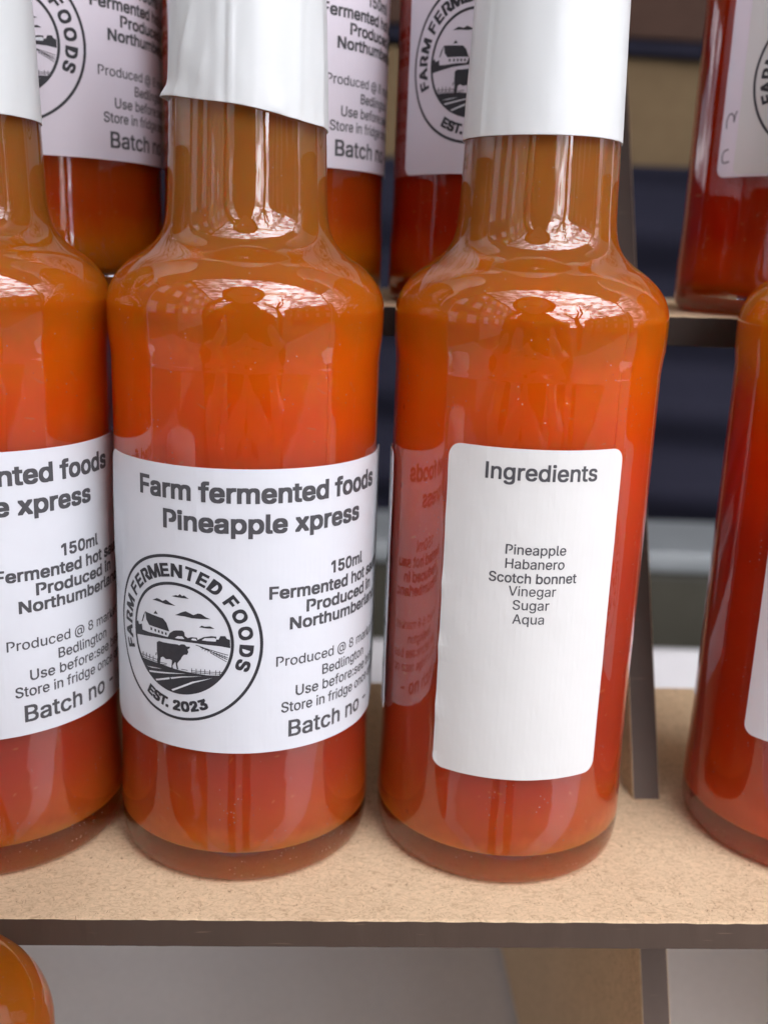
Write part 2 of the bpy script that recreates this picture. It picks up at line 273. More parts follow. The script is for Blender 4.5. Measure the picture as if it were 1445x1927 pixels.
GL['5'] = (453,
 [221, -7, 192, -5, 165, 1, 140, 11, 118, 25, 99, 41, 83, 60, 71, 82, 63, 105, 60, 130, 122, 130, 125, 115, 130, 102, 138, 89, 148, 78, 160, 68, 173, 60, 188, 54, 204, 51, 221, 50, 241, 51, 259, 56, 276, 64, 291, 75, 304, 89, 314, 104, 322, 122, 326, 141, 328, 162, 326, 183, 321, 203, 314, 221, 303, 237, 290, 251, 275, 262, 257, 270, 238, 275, 218, 277, 201, 276, 184, 273, 167, 268, 152, 262, 139, 255, 128, 246, 67, 253, 96, 509, 366, 509, 366, 452, 151, 452, 134, 301, 136, 301, 148, 311, 162, 318, 178, 325, 194, 330, 212, 333, 229, 334, 252, 332, 274, 328, 294, 321, 313, 311, 330, 299, 345, 285, 358, 269, 370, 251, 379, 231, 386, 210, 390, 187, 391, 163, 388, 132, 381, 102, 369, 76, 352, 52, 332, 32, 309, 15, 282, 3, 253, -4],
 [6, 15, 16, 3, 74, 75, 52, 59, 60, 27, 28, 69, 23, 71, 72, 34, 35, 63, 52, 53, 59, 31, 65, 66, 44, 45, 48, 5, 6, 17, 19, 20, 73, 0, 1, 76, 37, 38, 62, 21, 22, 72, 5, 18, 19, 55, 56, 57, 4, 5, 73, 51, 52, 60, 45, 46, 48, 36, 37, 63, 6, 16, 17, 20, 72, 73, 42, 43, 44, 3, 4, 74, 50, 51, 61, 51, 60, 61, 29, 67, 68, 54, 57, 58, 40, 41, 44, 6, 7, 14, 31, 32, 65, 7, 12, 13, 26, 69, 70, 8, 9, 10, 38, 61, 62, 44, 48, 49, 24, 25, 70, 54, 55, 57, 33, 34, 64, 7, 8, 12, 46, 47, 48, 32, 33, 65, 7, 13, 14, 44, 50, 61, 33, 64, 65, 29, 30, 67, 53, 58, 59, 39, 44, 61, 41, 42, 44, 38, 39, 61, 8, 10, 11, 24, 70, 71, 2, 3, 75, 44, 49, 50, 53, 54, 58, 30, 66, 67, 20, 21, 72, 2, 75, 76, 5, 19, 73, 34, 63, 64, 30, 31, 66, 5, 17, 18, 26, 27, 69, 37, 62, 63, 6, 14, 15, 23, 24, 71, 4, 73, 74, 25, 26, 70, 28, 68, 69, 1, 2, 76, 22, 23, 72, 39, 40, 44, 8, 11, 12, 35, 36, 63, 28, 29, 68])
GL['8'] = (453,
 [226, -7, 193, -5, 163, 1, 136, 11, 111, 25, 91, 42, 74, 62, 62, 84, 54, 109, 52, 135, 53, 156, 58, 176, 65, 195, 75, 212, 87, 228, 101, 241, 117, 252, 134, 260, 153, 265, 153, 267, 129, 276, 109, 289, 93, 308, 80, 330, 73, 354, 70, 380, 73, 405, 79, 429, 90, 450, 106, 469, 124, 485, 146, 498, 170, 508, 197, 514, 226, 516, 255, 514, 282, 508, 306, 498, 328, 485, 346, 469, 361, 450, 373, 429, 379, 405, 382, 380, 379, 354, 372, 330, 359, 308, 343, 289, 323, 276, 300, 267, 300, 265, 319, 260, 335, 252, 351, 241, 365, 228, 377, 212, 387, 195, 395, 176, 399, 156, 401, 135, 398, 109, 391, 84, 378, 62, 362, 42, 341, 25, 317, 11, 289, 1, 259, -5, 226, 49, 248, 50, 267, 54, 285, 60, 300, 69, 313, 79, 323, 91, 331, 106, 335, 121, 337, 139, 335, 157, 330, 173, 322, 189, 312, 202, 298, 213, 283, 223, 265, 230, 247, 234, 226, 235, 206, 234, 187, 230, 169, 223, 154, 213, 140, 202, 130, 189, 122, 173, 117, 157, 115, 139, 117, 121, 121, 106, 129, 91, 139, 79, 152, 69, 167, 60, 185, 54, 205, 50, 226, 290, 244, 291, 260, 294, 274, 300, 287, 308, 298, 318, 307, 330, 314, 344, 318, 359, 319, 376, 318, 392, 314, 407, 308, 420, 299, 432, 288, 442, 275, 449, 260, 455, 244, 459, 226, 460, 208, 459, 192, 455, 177, 449, 164, 442, 153, 432, 145, 420, 138, 407, 134, 392, 133, 376, 134, 359, 138, 344, 145, 330, 154, 318, 165, 308, 178, 300, 193, 294, 209, 291],
 [54, 83, 84, 29, 38, 39, 12, 91, 92, 16, 51, 52, 10, 94, 95, 9, 10, 95, 40, 119, 120, 46, 47, 107, 63, 69, 70, 8, 9, 96, 58, 78, 79, 43, 44, 113, 14, 87, 88, 15, 52, 53, 30, 37, 38, 47, 104, 105, 2, 65, 66, 21, 137, 138, 44, 45, 111, 24, 25, 131, 6, 99, 100, 4, 5, 63, 21, 138, 139, 14, 88, 89, 6, 7, 99, 59, 60, 76, 47, 105, 106, 20, 21, 48, 7, 8, 97, 58, 59, 77, 1, 66, 67, 25, 130, 131, 31, 36, 37, 17, 50, 51, 62, 63, 71, 4, 63, 64, 57, 79, 80, 23, 134, 135, 55, 82, 83, 16, 17, 51, 47, 106, 107, 33, 34, 35, 19, 20, 49, 59, 76, 77, 41, 42, 116, 15, 53, 86, 9, 95, 96, 0, 1, 67, 21, 104, 139, 14, 86, 87, 63, 68, 69, 32, 35, 36, 58, 77, 78, 22, 23, 135, 17, 18, 50, 63, 70, 71, 61, 73, 74, 60, 61, 75, 61, 74, 75, 55, 81, 82, 5, 6, 101, 62, 71, 72, 39, 40, 121, 42, 114, 115, 14, 15, 86, 24, 131, 132, 40, 41, 119, 62, 72, 73, 60, 75, 76, 21, 22, 137, 20, 48, 49, 28, 123, 124, 22, 135, 136, 2, 3, 65, 28, 124, 125, 29, 30, 38, 44, 111, 112, 24, 132, 133, 25, 26, 130, 45, 46, 109, 8, 96, 97, 5, 102, 103, 42, 43, 114, 40, 120, 121, 22, 136, 137, 11, 12, 92, 21, 47, 104, 23, 24, 133, 41, 118, 119, 53, 54, 86, 11, 92, 93, 23, 133, 134, 61, 62, 73, 27, 28, 125, 12, 13, 91, 57, 58, 79, 4, 64, 65, 42, 115, 116, 18, 19, 49, 31, 32, 36, 7, 97, 98, 29, 39, 123, 54, 84, 85, 41, 116, 117, 15, 16, 52, 7, 98, 99, 1, 2, 66, 5, 101, 102, 3, 4, 65, 41, 117, 118, 56, 57, 80, 44, 112, 113, 26, 128, 129, 55, 56, 81, 13, 89, 90, 30, 31, 37, 45, 109, 110, 27, 125, 126, 32, 33, 35, 39, 121, 122, 56, 80, 81, 54, 85, 86, 6, 100, 101, 26, 27, 128, 13, 90, 91, 10, 11, 93, 45, 110, 111, 27, 126, 127, 43, 113, 114, 46, 107, 108, 5, 63, 68, 13, 14, 89, 26, 129, 130, 21, 47, 48, 39, 122, 123, 10, 93, 94, 18, 49, 50, 27, 127, 128, 5, 68, 103, 46, 108, 109, 54, 55, 83, 28, 29, 123])
GL[':'] = (188,
 [95, 271, 83, 272, 73, 277, 63, 284, 55, 294, 51, 304, 50, 316, 51, 328, 55, 339, 63, 349, 73, 356, 83, 360, 95, 362, 107, 360, 118, 356, 128, 349, 135, 339, 140, 328, 141, 316, 140, 304, 135, 294, 128, 284, 118, 277, 107, 272, 95, -4, 83, -3, 73, 1, 63, 9, 55, 18, 51, 29, 50, 41, 51, 53, 55, 64, 63, 73, 73, 81, 83, 85, 95, 87, 107, 85, 118, 81, 128, 73, 135, 64, 140, 53, 141, 41, 140, 29, 135, 18, 128, 9, 118, 1, 107, -3],
 [30, 31, 41, 32, 33, 39, 7, 8, 16, 28, 29, 43, 32, 39, 40, 5, 18, 19, 11, 12, 13, 5, 19, 20, 30, 41, 42, 2, 21, 22, 25, 46, 47, 26, 45, 46, 3, 20, 21, 1, 2, 23, 27, 28, 44, 34, 37, 38, 7, 16, 17, 2, 3, 21, 9, 10, 15, 6, 17, 18, 11, 13, 14, 6, 7, 17, 28, 43, 44, 10, 11, 14, 34, 38, 39, 35, 36, 37, 0, 1, 23, 31, 40, 41, 4, 5, 20, 34, 35, 37, 31, 32, 40, 10, 14, 15, 33, 34, 39, 27, 44, 45, 26, 27, 45, 8, 15, 16, 8, 9, 15, 25, 26, 46, 29, 30, 42, 5, 6, 18, 3, 4, 20, 24, 25, 47, 29, 42, 43, 2, 22, 23])
GL['@'] = (676,
 [355, -135, 307, -133, 262, -126, 221, -114, 184, -98, 151, -77, 122, -53, 98, -24, 77, 9, 61, 46, 50, 87, 43, 131, 40, 179, 43, 226, 50, 269, 61, 309, 78, 346, 98, 379, 123, 408, 151, 433, 184, 454, 220, 470, 260, 482, 303, 489, 349, 492, 394, 489, 435, 482, 472, 469, 506, 452, 536, 432, 562, 407, 584, 380, 603, 351, 617, 319, 627, 285, 633, 251, 635, 215, 635, 191, 633, 166, 631, 142, 627, 118, 622, 96, 615, 76, 605, 57, 593, 42, 579, 28, 561, 18, 541, 13, 517, 11, 503, 11, 490, 13, 476, 17, 463, 21, 451, 28, 441, 36, 432, 45, 426, 56, 423, 68, 420, 68, 413, 54, 402, 41, 388, 30, 371, 20, 351, 15, 326, 13, 298, 15, 273, 23, 251, 35, 232, 52, 216, 73, 204, 96, 195, 123, 190, 152, 188, 182, 190, 212, 197, 239, 207, 265, 220, 287, 237, 306, 257, 322, 279, 334, 304, 341, 330, 343, 351, 342, 369, 338, 385, 331, 398, 323, 409, 314, 416, 306, 419, 306, 419, 335, 474, 335, 474, 110, 475, 97, 479, 85, 485, 74, 493, 66, 505, 61, 518, 59, 533, 61, 546, 66, 557, 76, 565, 89, 571, 106, 576, 127, 579, 152, 580, 182, 581, 215, 579, 245, 575, 273, 567, 301, 555, 327, 541, 351, 523, 373, 502, 393, 477, 410, 450, 424, 419, 434, 385, 440, 347, 442, 309, 440, 274, 434, 242, 424, 213, 410, 187, 393, 164, 372, 144, 347, 128, 320, 115, 289, 105, 255, 100, 218, 98, 178, 100, 138, 105, 100, 115, 66, 128, 35, 144, 8, 165, -17, 188, -37, 215, -54, 246, -68, 280, -78, 317, -83, 357, -85, 376, -85, 394, -83, 412, -80, 428, -77, 444, -73, 458, -69, 471, -65, 481, -62, 489, -59, 504, -107, 493, -111, 480, -116, 464, -120, 447, -124, 429, -128, 411, -131, 392, -133, 374, -135, 329, 65, 350, 66, 368, 71, 382, 78, 395, 89, 405, 102, 412, 118, 417, 138, 421, 160, 422, 185, 421, 210, 417, 231, 411, 249, 403, 263, 393, 274, 381, 282, 366, 287, 350, 290, 331, 292, 313, 290, 297, 285, 283, 277, 271, 267, 260, 254, 252, 239, 246, 222, 243, 204, 242, 185, 243, 164, 246, 144, 251, 125, 258, 108, 267, 94, 279, 81, 293, 72, 310, 67],
 [43, 44, 56, 89, 90, 91, 0, 160, 161, 30, 31, 114, 17, 18, 124, 80, 81, 84, 44, 45, 54, 22, 25, 26, 63, 64, 65, 77, 88, 89, 71, 192, 193, 95, 164, 165, 21, 22, 26, 16, 125, 126, 77, 180, 181, 68, 162, 197, 9, 10, 134, 149, 150, 153, 47, 49, 50, 72, 73, 190, 10, 133, 134, 8, 9, 135, 2, 3, 155, 2, 157, 158, 5, 139, 140, 95, 96, 164, 147, 148, 153, 73, 74, 188, 46, 51, 52, 151, 152, 153, 36, 106, 107, 3, 154, 155, 45, 46, 53, 12, 130, 131, 70, 71, 193, 28, 29, 118, 46, 52, 53, 69, 70, 194, 36, 107, 108, 1, 158, 159, 6, 7, 138, 43, 56, 98, 6, 138, 139, 28, 118, 119, 70, 193, 194, 59, 68, 162, 68, 196, 197, 77, 89, 180, 7, 8, 136, 94, 95, 165, 4, 5, 141, 81, 83, 84, 61, 66, 67, 13, 129, 130, 34, 35, 109, 29, 116, 117, 41, 102, 103, 69, 194, 195, 2, 155, 156, 92, 93, 167, 21, 26, 27, 38, 39, 105, 14, 128, 129, 11, 131, 132, 71, 191, 192, 92, 167, 168, 60, 67, 68, 45, 53, 54, 144, 145, 153, 75, 76, 185, 3, 4, 153, 33, 34, 110, 69, 195, 196, 10, 11, 133, 32, 33, 111, 20, 21, 27, 62, 65, 66, 16, 126, 127, 11, 12, 131, 29, 30, 116, 19, 28, 119, 46, 47, 51, 13, 14, 129, 75, 185, 186, 73, 188, 189, 47, 50, 51, 41, 42, 102, 4, 141, 142, 17, 124, 125, 15, 127, 128, 57, 96, 164, 37, 38, 106, 73, 189, 190, 39, 104, 105, 92, 170, 171, 74, 186, 187, 19, 20, 28, 34, 109, 110, 1, 159, 160, 78, 79, 87, 12, 13, 130, 92, 171, 172, 56, 96, 97, 57, 58, 164, 146, 147, 153, 30, 114, 115, 4, 142, 143, 77, 78, 88, 1, 2, 158, 40, 41, 103, 19, 121, 122, 56, 97, 98, 79, 85, 86, 59, 60, 68, 29, 117, 118, 35, 36, 108, 47, 48, 49, 79, 86, 87, 92, 172, 173, 22, 23, 25, 30, 115, 116, 71, 72, 191, 76, 184, 185, 89, 174, 175, 77, 181, 182, 92, 168, 169, 58, 59, 163, 43, 98, 99, 150, 151, 153, 9, 134, 135, 92, 169, 170, 43, 99, 100, 7, 137, 138, 62, 63, 65, 148, 149, 153, 0, 1, 160, 89, 176, 177, 18, 122, 123, 19, 119, 120, 32, 112, 113, 94, 165, 166, 42, 43, 100, 18, 19, 122, 56, 57, 96, 89, 177, 178, 89, 92, 174, 76, 182, 183, 74, 187, 188, 61, 62, 66, 18, 123, 124, 72, 190, 191, 60, 61, 67, 78, 87, 88, 19, 120, 121, 76, 77, 182, 36, 37, 106, 5, 6, 139, 93, 94, 166, 89, 178, 179, 39, 40, 104, 4, 143, 153, 2, 156, 157, 35, 108, 109, 20, 27, 28, 7, 136, 137, 3, 153, 154, 145, 146, 153, 11, 132, 133, 89, 91, 92, 76, 183, 184, 143, 144, 153, 80, 84, 85, 5, 140, 141, 89, 179, 180, 92, 173, 174, 15, 16, 127, 42, 100, 101, 33, 110, 111, 40, 103, 104, 31, 113, 114, 74, 75, 186, 59, 162, 163, 89, 175, 176, 16, 17, 125, 93, 166, 167, 31, 32, 113, 81, 82, 83, 68, 69, 196, 44, 54, 55, 32, 111, 112, 58, 163, 164, 8, 135, 136, 38, 105, 106, 79, 80, 85, 23, 24, 25, 42, 101, 102, 44, 55, 56, 14, 15, 128])
GL['A'] = (480,
 [16, 0, 201, 509, 276, 509, 463, 0, 395, 0, 287, 302, 280, 323, 272, 346, 264, 372, 255, 402, 244, 438, 232, 478, 245, 478, 233, 437, 222, 402, 213, 371, 204, 345, 197, 322, 191, 302, 85, 0, 110, 142, 110, 199, 370, 199, 370, 142],
 [14, 15, 21, 9, 10, 22, 11, 13, 21, 20, 21, 22, 10, 12, 13, 10, 12, 22, 1, 2, 11, 7, 8, 22, 0, 19, 20, 15, 16, 21, 2, 3, 12, 20, 22, 23, 18, 19, 20, 18, 20, 21, 8, 9, 22, 0, 20, 21, 5, 6, 22, 0, 1, 11, 0, 11, 21, 4, 5, 23, 3, 12, 22, 16, 17, 21, 2, 11, 12, 10, 11, 13, 3, 22, 23, 6, 7, 22, 17, 18, 21, 5, 22, 23, 13, 14, 21, 3, 4, 23])
GL['B'] = (456,
 [60, 0, 60, 509, 241, 509, 274, 507, 304, 501, 329, 491, 350, 477, 367, 461, 381, 442, 390, 421, 396, 398, 398, 374, 397, 353, 393, 336, 387, 320, 378, 307, 368, 295, 356, 286, 343, 278, 329, 272, 315, 267, 315, 262, 331, 260, 347, 254, 363, 245, 378, 234, 391, 220, 402, 203, 411, 184, 416, 161, 418, 136, 416, 111, 410, 88, 400, 67, 386, 48, 368, 31, 344, 18, 317, 8, 284, 2, 247, 0, 125, 57, 245, 57, 281, 60, 309, 67, 330, 80, 344, 96, 353, 115, 355, 137, 354, 153, 350, 169, 342, 184, 333, 197, 320, 209, 306, 218, 289, 225, 269, 229, 248, 231, 125, 231, 125, 285, 238, 285, 256, 287, 273, 290, 288, 296, 302, 304, 314, 314, 323, 326, 330, 340, 335, 355, 336, 372, 333, 393, 326, 412, 313, 429, 294, 442, 270, 449, 240, 452, 125, 452],
 [8, 72, 73, 11, 12, 68, 9, 10, 70, 23, 24, 57, 16, 62, 63, 11, 68, 69, 17, 59, 60, 0, 34, 41, 33, 34, 42, 17, 60, 61, 15, 63, 64, 29, 30, 48, 28, 49, 50, 13, 65, 66, 28, 50, 51, 34, 41, 42, 30, 46, 47, 7, 8, 74, 28, 29, 49, 29, 48, 49, 27, 51, 52, 18, 19, 57, 14, 64, 65, 27, 52, 53, 17, 18, 59, 30, 47, 48, 16, 61, 62, 0, 58, 75, 13, 14, 65, 0, 57, 58, 10, 69, 70, 31, 45, 46, 20, 21, 57, 24, 25, 57, 0, 35, 36, 25, 26, 55, 33, 42, 43, 22, 23, 57, 9, 71, 72, 12, 13, 66, 3, 4, 75, 26, 53, 54, 33, 43, 44, 26, 27, 53, 8, 9, 72, 21, 22, 57, 26, 54, 55, 6, 7, 75, 10, 11, 69, 57, 58, 59, 9, 70, 71, 0, 40, 57, 7, 74, 75, 0, 40, 41, 31, 32, 45, 0, 36, 37, 5, 6, 75, 0, 37, 38, 18, 57, 59, 1, 2, 75, 25, 55, 56, 32, 44, 45, 8, 73, 74, 30, 31, 46, 19, 20, 57, 25, 56, 57, 32, 33, 44, 0, 1, 75, 4, 5, 75, 0, 38, 39, 15, 16, 63, 12, 66, 67, 16, 17, 61, 0, 34, 35, 2, 3, 75, 12, 67, 68, 14, 15, 64, 27, 28, 51])
GL['C'] = (510,
 [267, -7, 225, -3, 186, 7, 150, 25, 119, 49, 92, 79, 70, 115, 53, 157, 44, 203, 40, 254, 44, 305, 53, 352, 70, 393, 92, 429, 119, 459, 150, 484, 186, 501, 225, 512, 267, 516, 293, 514, 317, 511, 340, 504, 362, 496, 383, 485, 402, 471, 419, 456, 435, 438, 448, 418, 459, 397, 467, 373, 473, 348, 408, 348, 404, 365, 397, 380, 389, 395, 380, 407, 369, 418, 357, 428, 344, 437, 330, 444, 315, 449, 300, 453, 284, 455, 267, 456, 237, 453, 209, 445, 184, 432, 161, 414, 141, 391, 125, 364, 113, 332, 106, 295, 103, 254, 106, 213, 113, 177, 125, 145, 141, 117, 161, 94, 184, 76, 210, 63, 237, 56, 267, 53, 284, 54, 300, 56, 315, 60, 330, 65, 344, 72, 357, 81, 369, 90, 380, 102, 389, 114, 397, 128, 404, 144, 408, 160, 473, 160, 467, 135, 459, 112, 448, 91, 435, 71, 420, 53, 402, 38, 383, 24, 363, 13, 341, 5, 317, -2, 293, -6],
 [15, 23, 24, 27, 28, 35, 26, 41, 42, 25, 42, 43, 9, 51, 52, 7, 54, 55, 15, 22, 23, 71, 75, 76, 8, 52, 53, 68, 77, 78, 70, 71, 76, 11, 48, 49, 65, 78, 79, 26, 27, 38, 29, 30, 32, 25, 26, 42, 66, 67, 78, 3, 4, 80, 11, 49, 50, 71, 72, 75, 5, 57, 58, 12, 47, 48, 13, 44, 45, 9, 10, 51, 1, 2, 83, 8, 9, 52, 6, 55, 56, 2, 3, 81, 13, 45, 46, 2, 81, 82, 6, 7, 55, 5, 6, 57, 8, 53, 54, 62, 63, 79, 6, 56, 57, 14, 15, 24, 4, 5, 58, 2, 82, 83, 0, 1, 85, 14, 25, 43, 69, 76, 77, 13, 14, 44, 10, 50, 51, 3, 80, 81, 16, 21, 22, 26, 38, 39, 29, 32, 33, 61, 79, 80, 11, 12, 48, 14, 43, 44, 13, 46, 47, 15, 16, 22, 29, 33, 34, 4, 60, 61, 26, 39, 40, 16, 17, 20, 28, 29, 34, 26, 40, 41, 12, 13, 47, 27, 37, 38, 64, 65, 79, 16, 20, 21, 69, 70, 76, 1, 83, 84, 4, 61, 80, 72, 73, 74, 17, 18, 19, 14, 24, 25, 67, 68, 78, 28, 34, 35, 63, 64, 79, 4, 58, 59, 10, 11, 50, 65, 66, 78, 7, 8, 54, 1, 84, 85, 61, 62, 79, 68, 69, 77, 27, 35, 36, 72, 74, 75, 17, 19, 20, 27, 36, 37, 4, 59, 60, 30, 31, 32])
GL['D'] = (502,
 [219, 0, 96, 0, 96, 57, 215, 57, 254, 60, 288, 68, 318, 81, 343, 99, 363, 122, 379, 149, 390, 181, 397, 216, 399, 255, 397, 294, 390, 329, 379, 361, 364, 388, 344, 410, 320, 428, 291, 441, 258, 449, 221, 452, 93, 452, 93, 509, 225, 509, 273, 505, 315, 495, 353, 478, 385, 455, 412, 426, 433, 391, 449, 351, 458, 306, 462, 255, 458, 205, 449, 159, 433, 119, 411, 83, 384, 54, 351, 31, 312, 14, 268, 3, 125, 509, 125, 0, 60, 0, 60, 509],
 [15, 16, 31, 17, 29, 30, 2, 21, 43, 3, 4, 38, 22, 23, 44, 23, 42, 45, 21, 26, 27, 14, 31, 32, 2, 3, 43, 20, 21, 28, 9, 35, 36, 5, 6, 38, 17, 18, 29, 39, 40, 43, 23, 44, 45, 23, 24, 42, 21, 27, 28, 21, 22, 44, 13, 14, 32, 1, 2, 44, 18, 19, 29, 7, 36, 37, 38, 39, 43, 24, 42, 43, 19, 20, 29, 20, 28, 29, 7, 8, 36, 11, 12, 33, 16, 30, 31, 4, 5, 38, 1, 43, 44, 40, 41, 43, 14, 15, 31, 21, 24, 25, 12, 13, 33, 2, 21, 44, 16, 17, 30, 11, 33, 34, 9, 10, 35, 0, 41, 43, 6, 7, 37, 13, 32, 33, 6, 37, 38, 10, 11, 34, 10, 34, 35, 21, 24, 43, 8, 9, 36, 3, 38, 43, 0, 1, 43, 21, 25, 26])
GL['E'] = (419,
 [60, 0, 60, 509, 372, 509, 372, 452, 125, 452, 125, 286, 355, 286, 355, 229, 125, 229, 125, 57, 375, 57, 375, 0],
 [0, 1, 4, 0, 10, 11, 5, 6, 8, 6, 7, 8, 0, 5, 8, 2, 3, 4, 0, 8, 9, 0, 9, 10, 0, 4, 5, 1, 2, 4])
GL['F'] = (410,
 [60, 0, 60, 509, 369, 509, 369, 452, 125, 452, 125, 278, 346, 278, 346, 221, 125, 221, 125, 0],
 [0, 1, 4, 5, 6, 8, 6, 7, 8, 0, 5, 8, 2, 3, 4, 0, 8, 9, 0, 4, 5, 1, 2, 4])
GL['H'] = (517,
 [60, 0, 60, 509, 125, 509, 125, 289, 392, 289, 392, 509, 457, 509, 457, 0, 392, 0, 392, 232, 125, 232, 125, 0],
 [4, 7, 9, 3, 4, 10, 0, 10, 11, 7, 8, 9, 4, 9, 10, 0, 3, 10, 0, 2, 3, 4, 5, 6, 0, 1, 2, 4, 6, 7])
GL['I'] = (185,
 [60, 0, 125, 0, 125, 509, 60, 509],
 [0, 1, 2, 0, 2, 3])
GL['M'] = (628,
 [60, 0, 60, 509, 152, 509, 277, 187, 280, 179, 284, 170, 287, 159, 291, 147, 295, 135, 299, 123, 303, 110, 307, 97, 311, 84, 315, 71, 319, 60, 322, 49, 307, 49, 311, 59, 314, 71, 318, 83, 322, 95, 326, 108, 330, 121, 334, 134, 338, 146, 342, 158, 346, 169, 349, 179, 352, 187, 476, 509, 568, 509, 568, 0, 504, 0, 504, 291, 504, 302, 504, 314, 504, 327, 505, 340, 505, 354, 505, 369, 505, 383, 506, 398, 506, 413, 506, 428, 507, 443, 507, 457, 513, 457, 508, 441, 503, 425, 498, 409, 492, 393, 487, 378, 482, 363, 477, 348, 472, 335, 467, 322, 463, 310, 459, 300, 456, 291, 342, 0, 286, 0, 170, 291, 167, 300, 163, 310, 159, 321, 155, 333, 150, 347, 145, 361, 140, 376, 134, 392, 129, 408, 124, 424, 118, 441, 112, 457, 119, 457, 119, 444, 120, 430, 120, 416, 120, 401, 121, 386, 121, 372, 121, 357, 121, 342, 122, 328, 122, 315, 122, 302, 122, 291, 122, 0],
 [28, 51, 52, 71, 72, 76, 26, 27, 59, 17, 18, 60, 0, 78, 79, 28, 56, 57, 3, 66, 67, 0, 79, 80, 28, 52, 53, 3, 62, 63, 15, 16, 60, 31, 35, 36, 13, 14, 59, 28, 48, 49, 28, 29, 45, 31, 40, 41, 14, 15, 59, 31, 36, 37, 0, 80, 81, 3, 63, 64, 23, 24, 59, 0, 76, 77, 0, 86, 87, 3, 68, 69, 15, 59, 60, 28, 49, 50, 28, 54, 55, 16, 17, 60, 0, 82, 83, 3, 64, 65, 28, 55, 56, 31, 37, 38, 5, 6, 60, 28, 50, 51, 3, 60, 61, 3, 70, 71, 31, 33, 34, 31, 38, 39, 2, 73, 74, 31, 34, 35, 0, 83, 84, 31, 43, 47, 3, 75, 76, 27, 28, 59, 6, 7, 60, 10, 11, 60, 0, 84, 85, 28, 57, 58, 31, 39, 40, 3, 67, 68, 9, 10, 60, 28, 53, 54, 28, 44, 48, 7, 8, 60, 11, 12, 60, 31, 41, 42, 29, 30, 45, 0, 85, 86, 13, 18, 19, 2, 3, 74, 20, 21, 59, 24, 25, 59, 3, 74, 75, 3, 69, 70, 30, 45, 46, 3, 71, 76, 31, 42, 43, 22, 23, 59, 3, 65, 66, 13, 19, 59, 21, 22, 59, 4, 5, 60, 25, 26, 59, 12, 18, 60, 43, 44, 48, 12, 13, 18, 28, 58, 59, 1, 2, 73, 31, 46, 47, 0, 72, 76, 8, 9, 60, 0, 1, 73, 43, 47, 48, 3, 61, 62, 30, 31, 46, 0, 81, 82, 19, 20, 59, 28, 44, 45, 3, 4, 60, 0, 77, 78, 0, 72, 73, 31, 32, 33])
GL['N'] = (523,
 [60, 0, 60, 509, 136, 509, 343, 183, 349, 174, 355, 163, 363, 151, 371, 137, 379, 122, 388, 107, 396, 90, 405, 73, 414, 55, 405, 54, 403, 72, 402, 90, 401, 108, 400, 126, 399, 142, 399, 157, 399, 171, 399, 184, 399, 195, 399, 509, 463, 509, 463, 0, 387, 0, 202, 290, 194, 303, 186, 317, 177, 331, 168, 346, 159, 363, 148, 381, 136, 402, 123, 425, 108, 452, 119, 454, 120, 429, 121, 406, 122, 384, 123, 363, 124, 345, 124, 328, 125, 313, 125, 301, 125, 291, 125, 0],
 [0, 45, 46, 3, 4, 26, 1, 2, 36, 3, 28, 29, 3, 35, 38, 10, 14, 26, 3, 37, 38, 2, 3, 37, 2, 36, 37, 0, 41, 42, 3, 33, 34, 35, 36, 38, 20, 21, 25, 0, 46, 47, 5, 6, 26, 8, 9, 26, 3, 29, 30, 0, 1, 36, 11, 12, 25, 13, 14, 26, 13, 25, 26, 3, 34, 35, 0, 42, 43, 16, 17, 25, 12, 13, 25, 10, 11, 14, 6, 7, 26, 0, 38, 39, 17, 18, 25, 21, 22, 25, 4, 5, 26, 3, 30, 31, 0, 43, 44, 22, 23, 24, 0, 36, 38, 0, 44, 45, 3, 26, 27, 0, 39, 40, 18, 19, 25, 9, 10, 26, 3, 31, 32, 11, 14, 15, 3, 32, 33, 11, 15, 25, 19, 20, 25, 22, 24, 25, 3, 27, 28, 7, 8, 26, 0, 40, 41, 15, 16, 25])
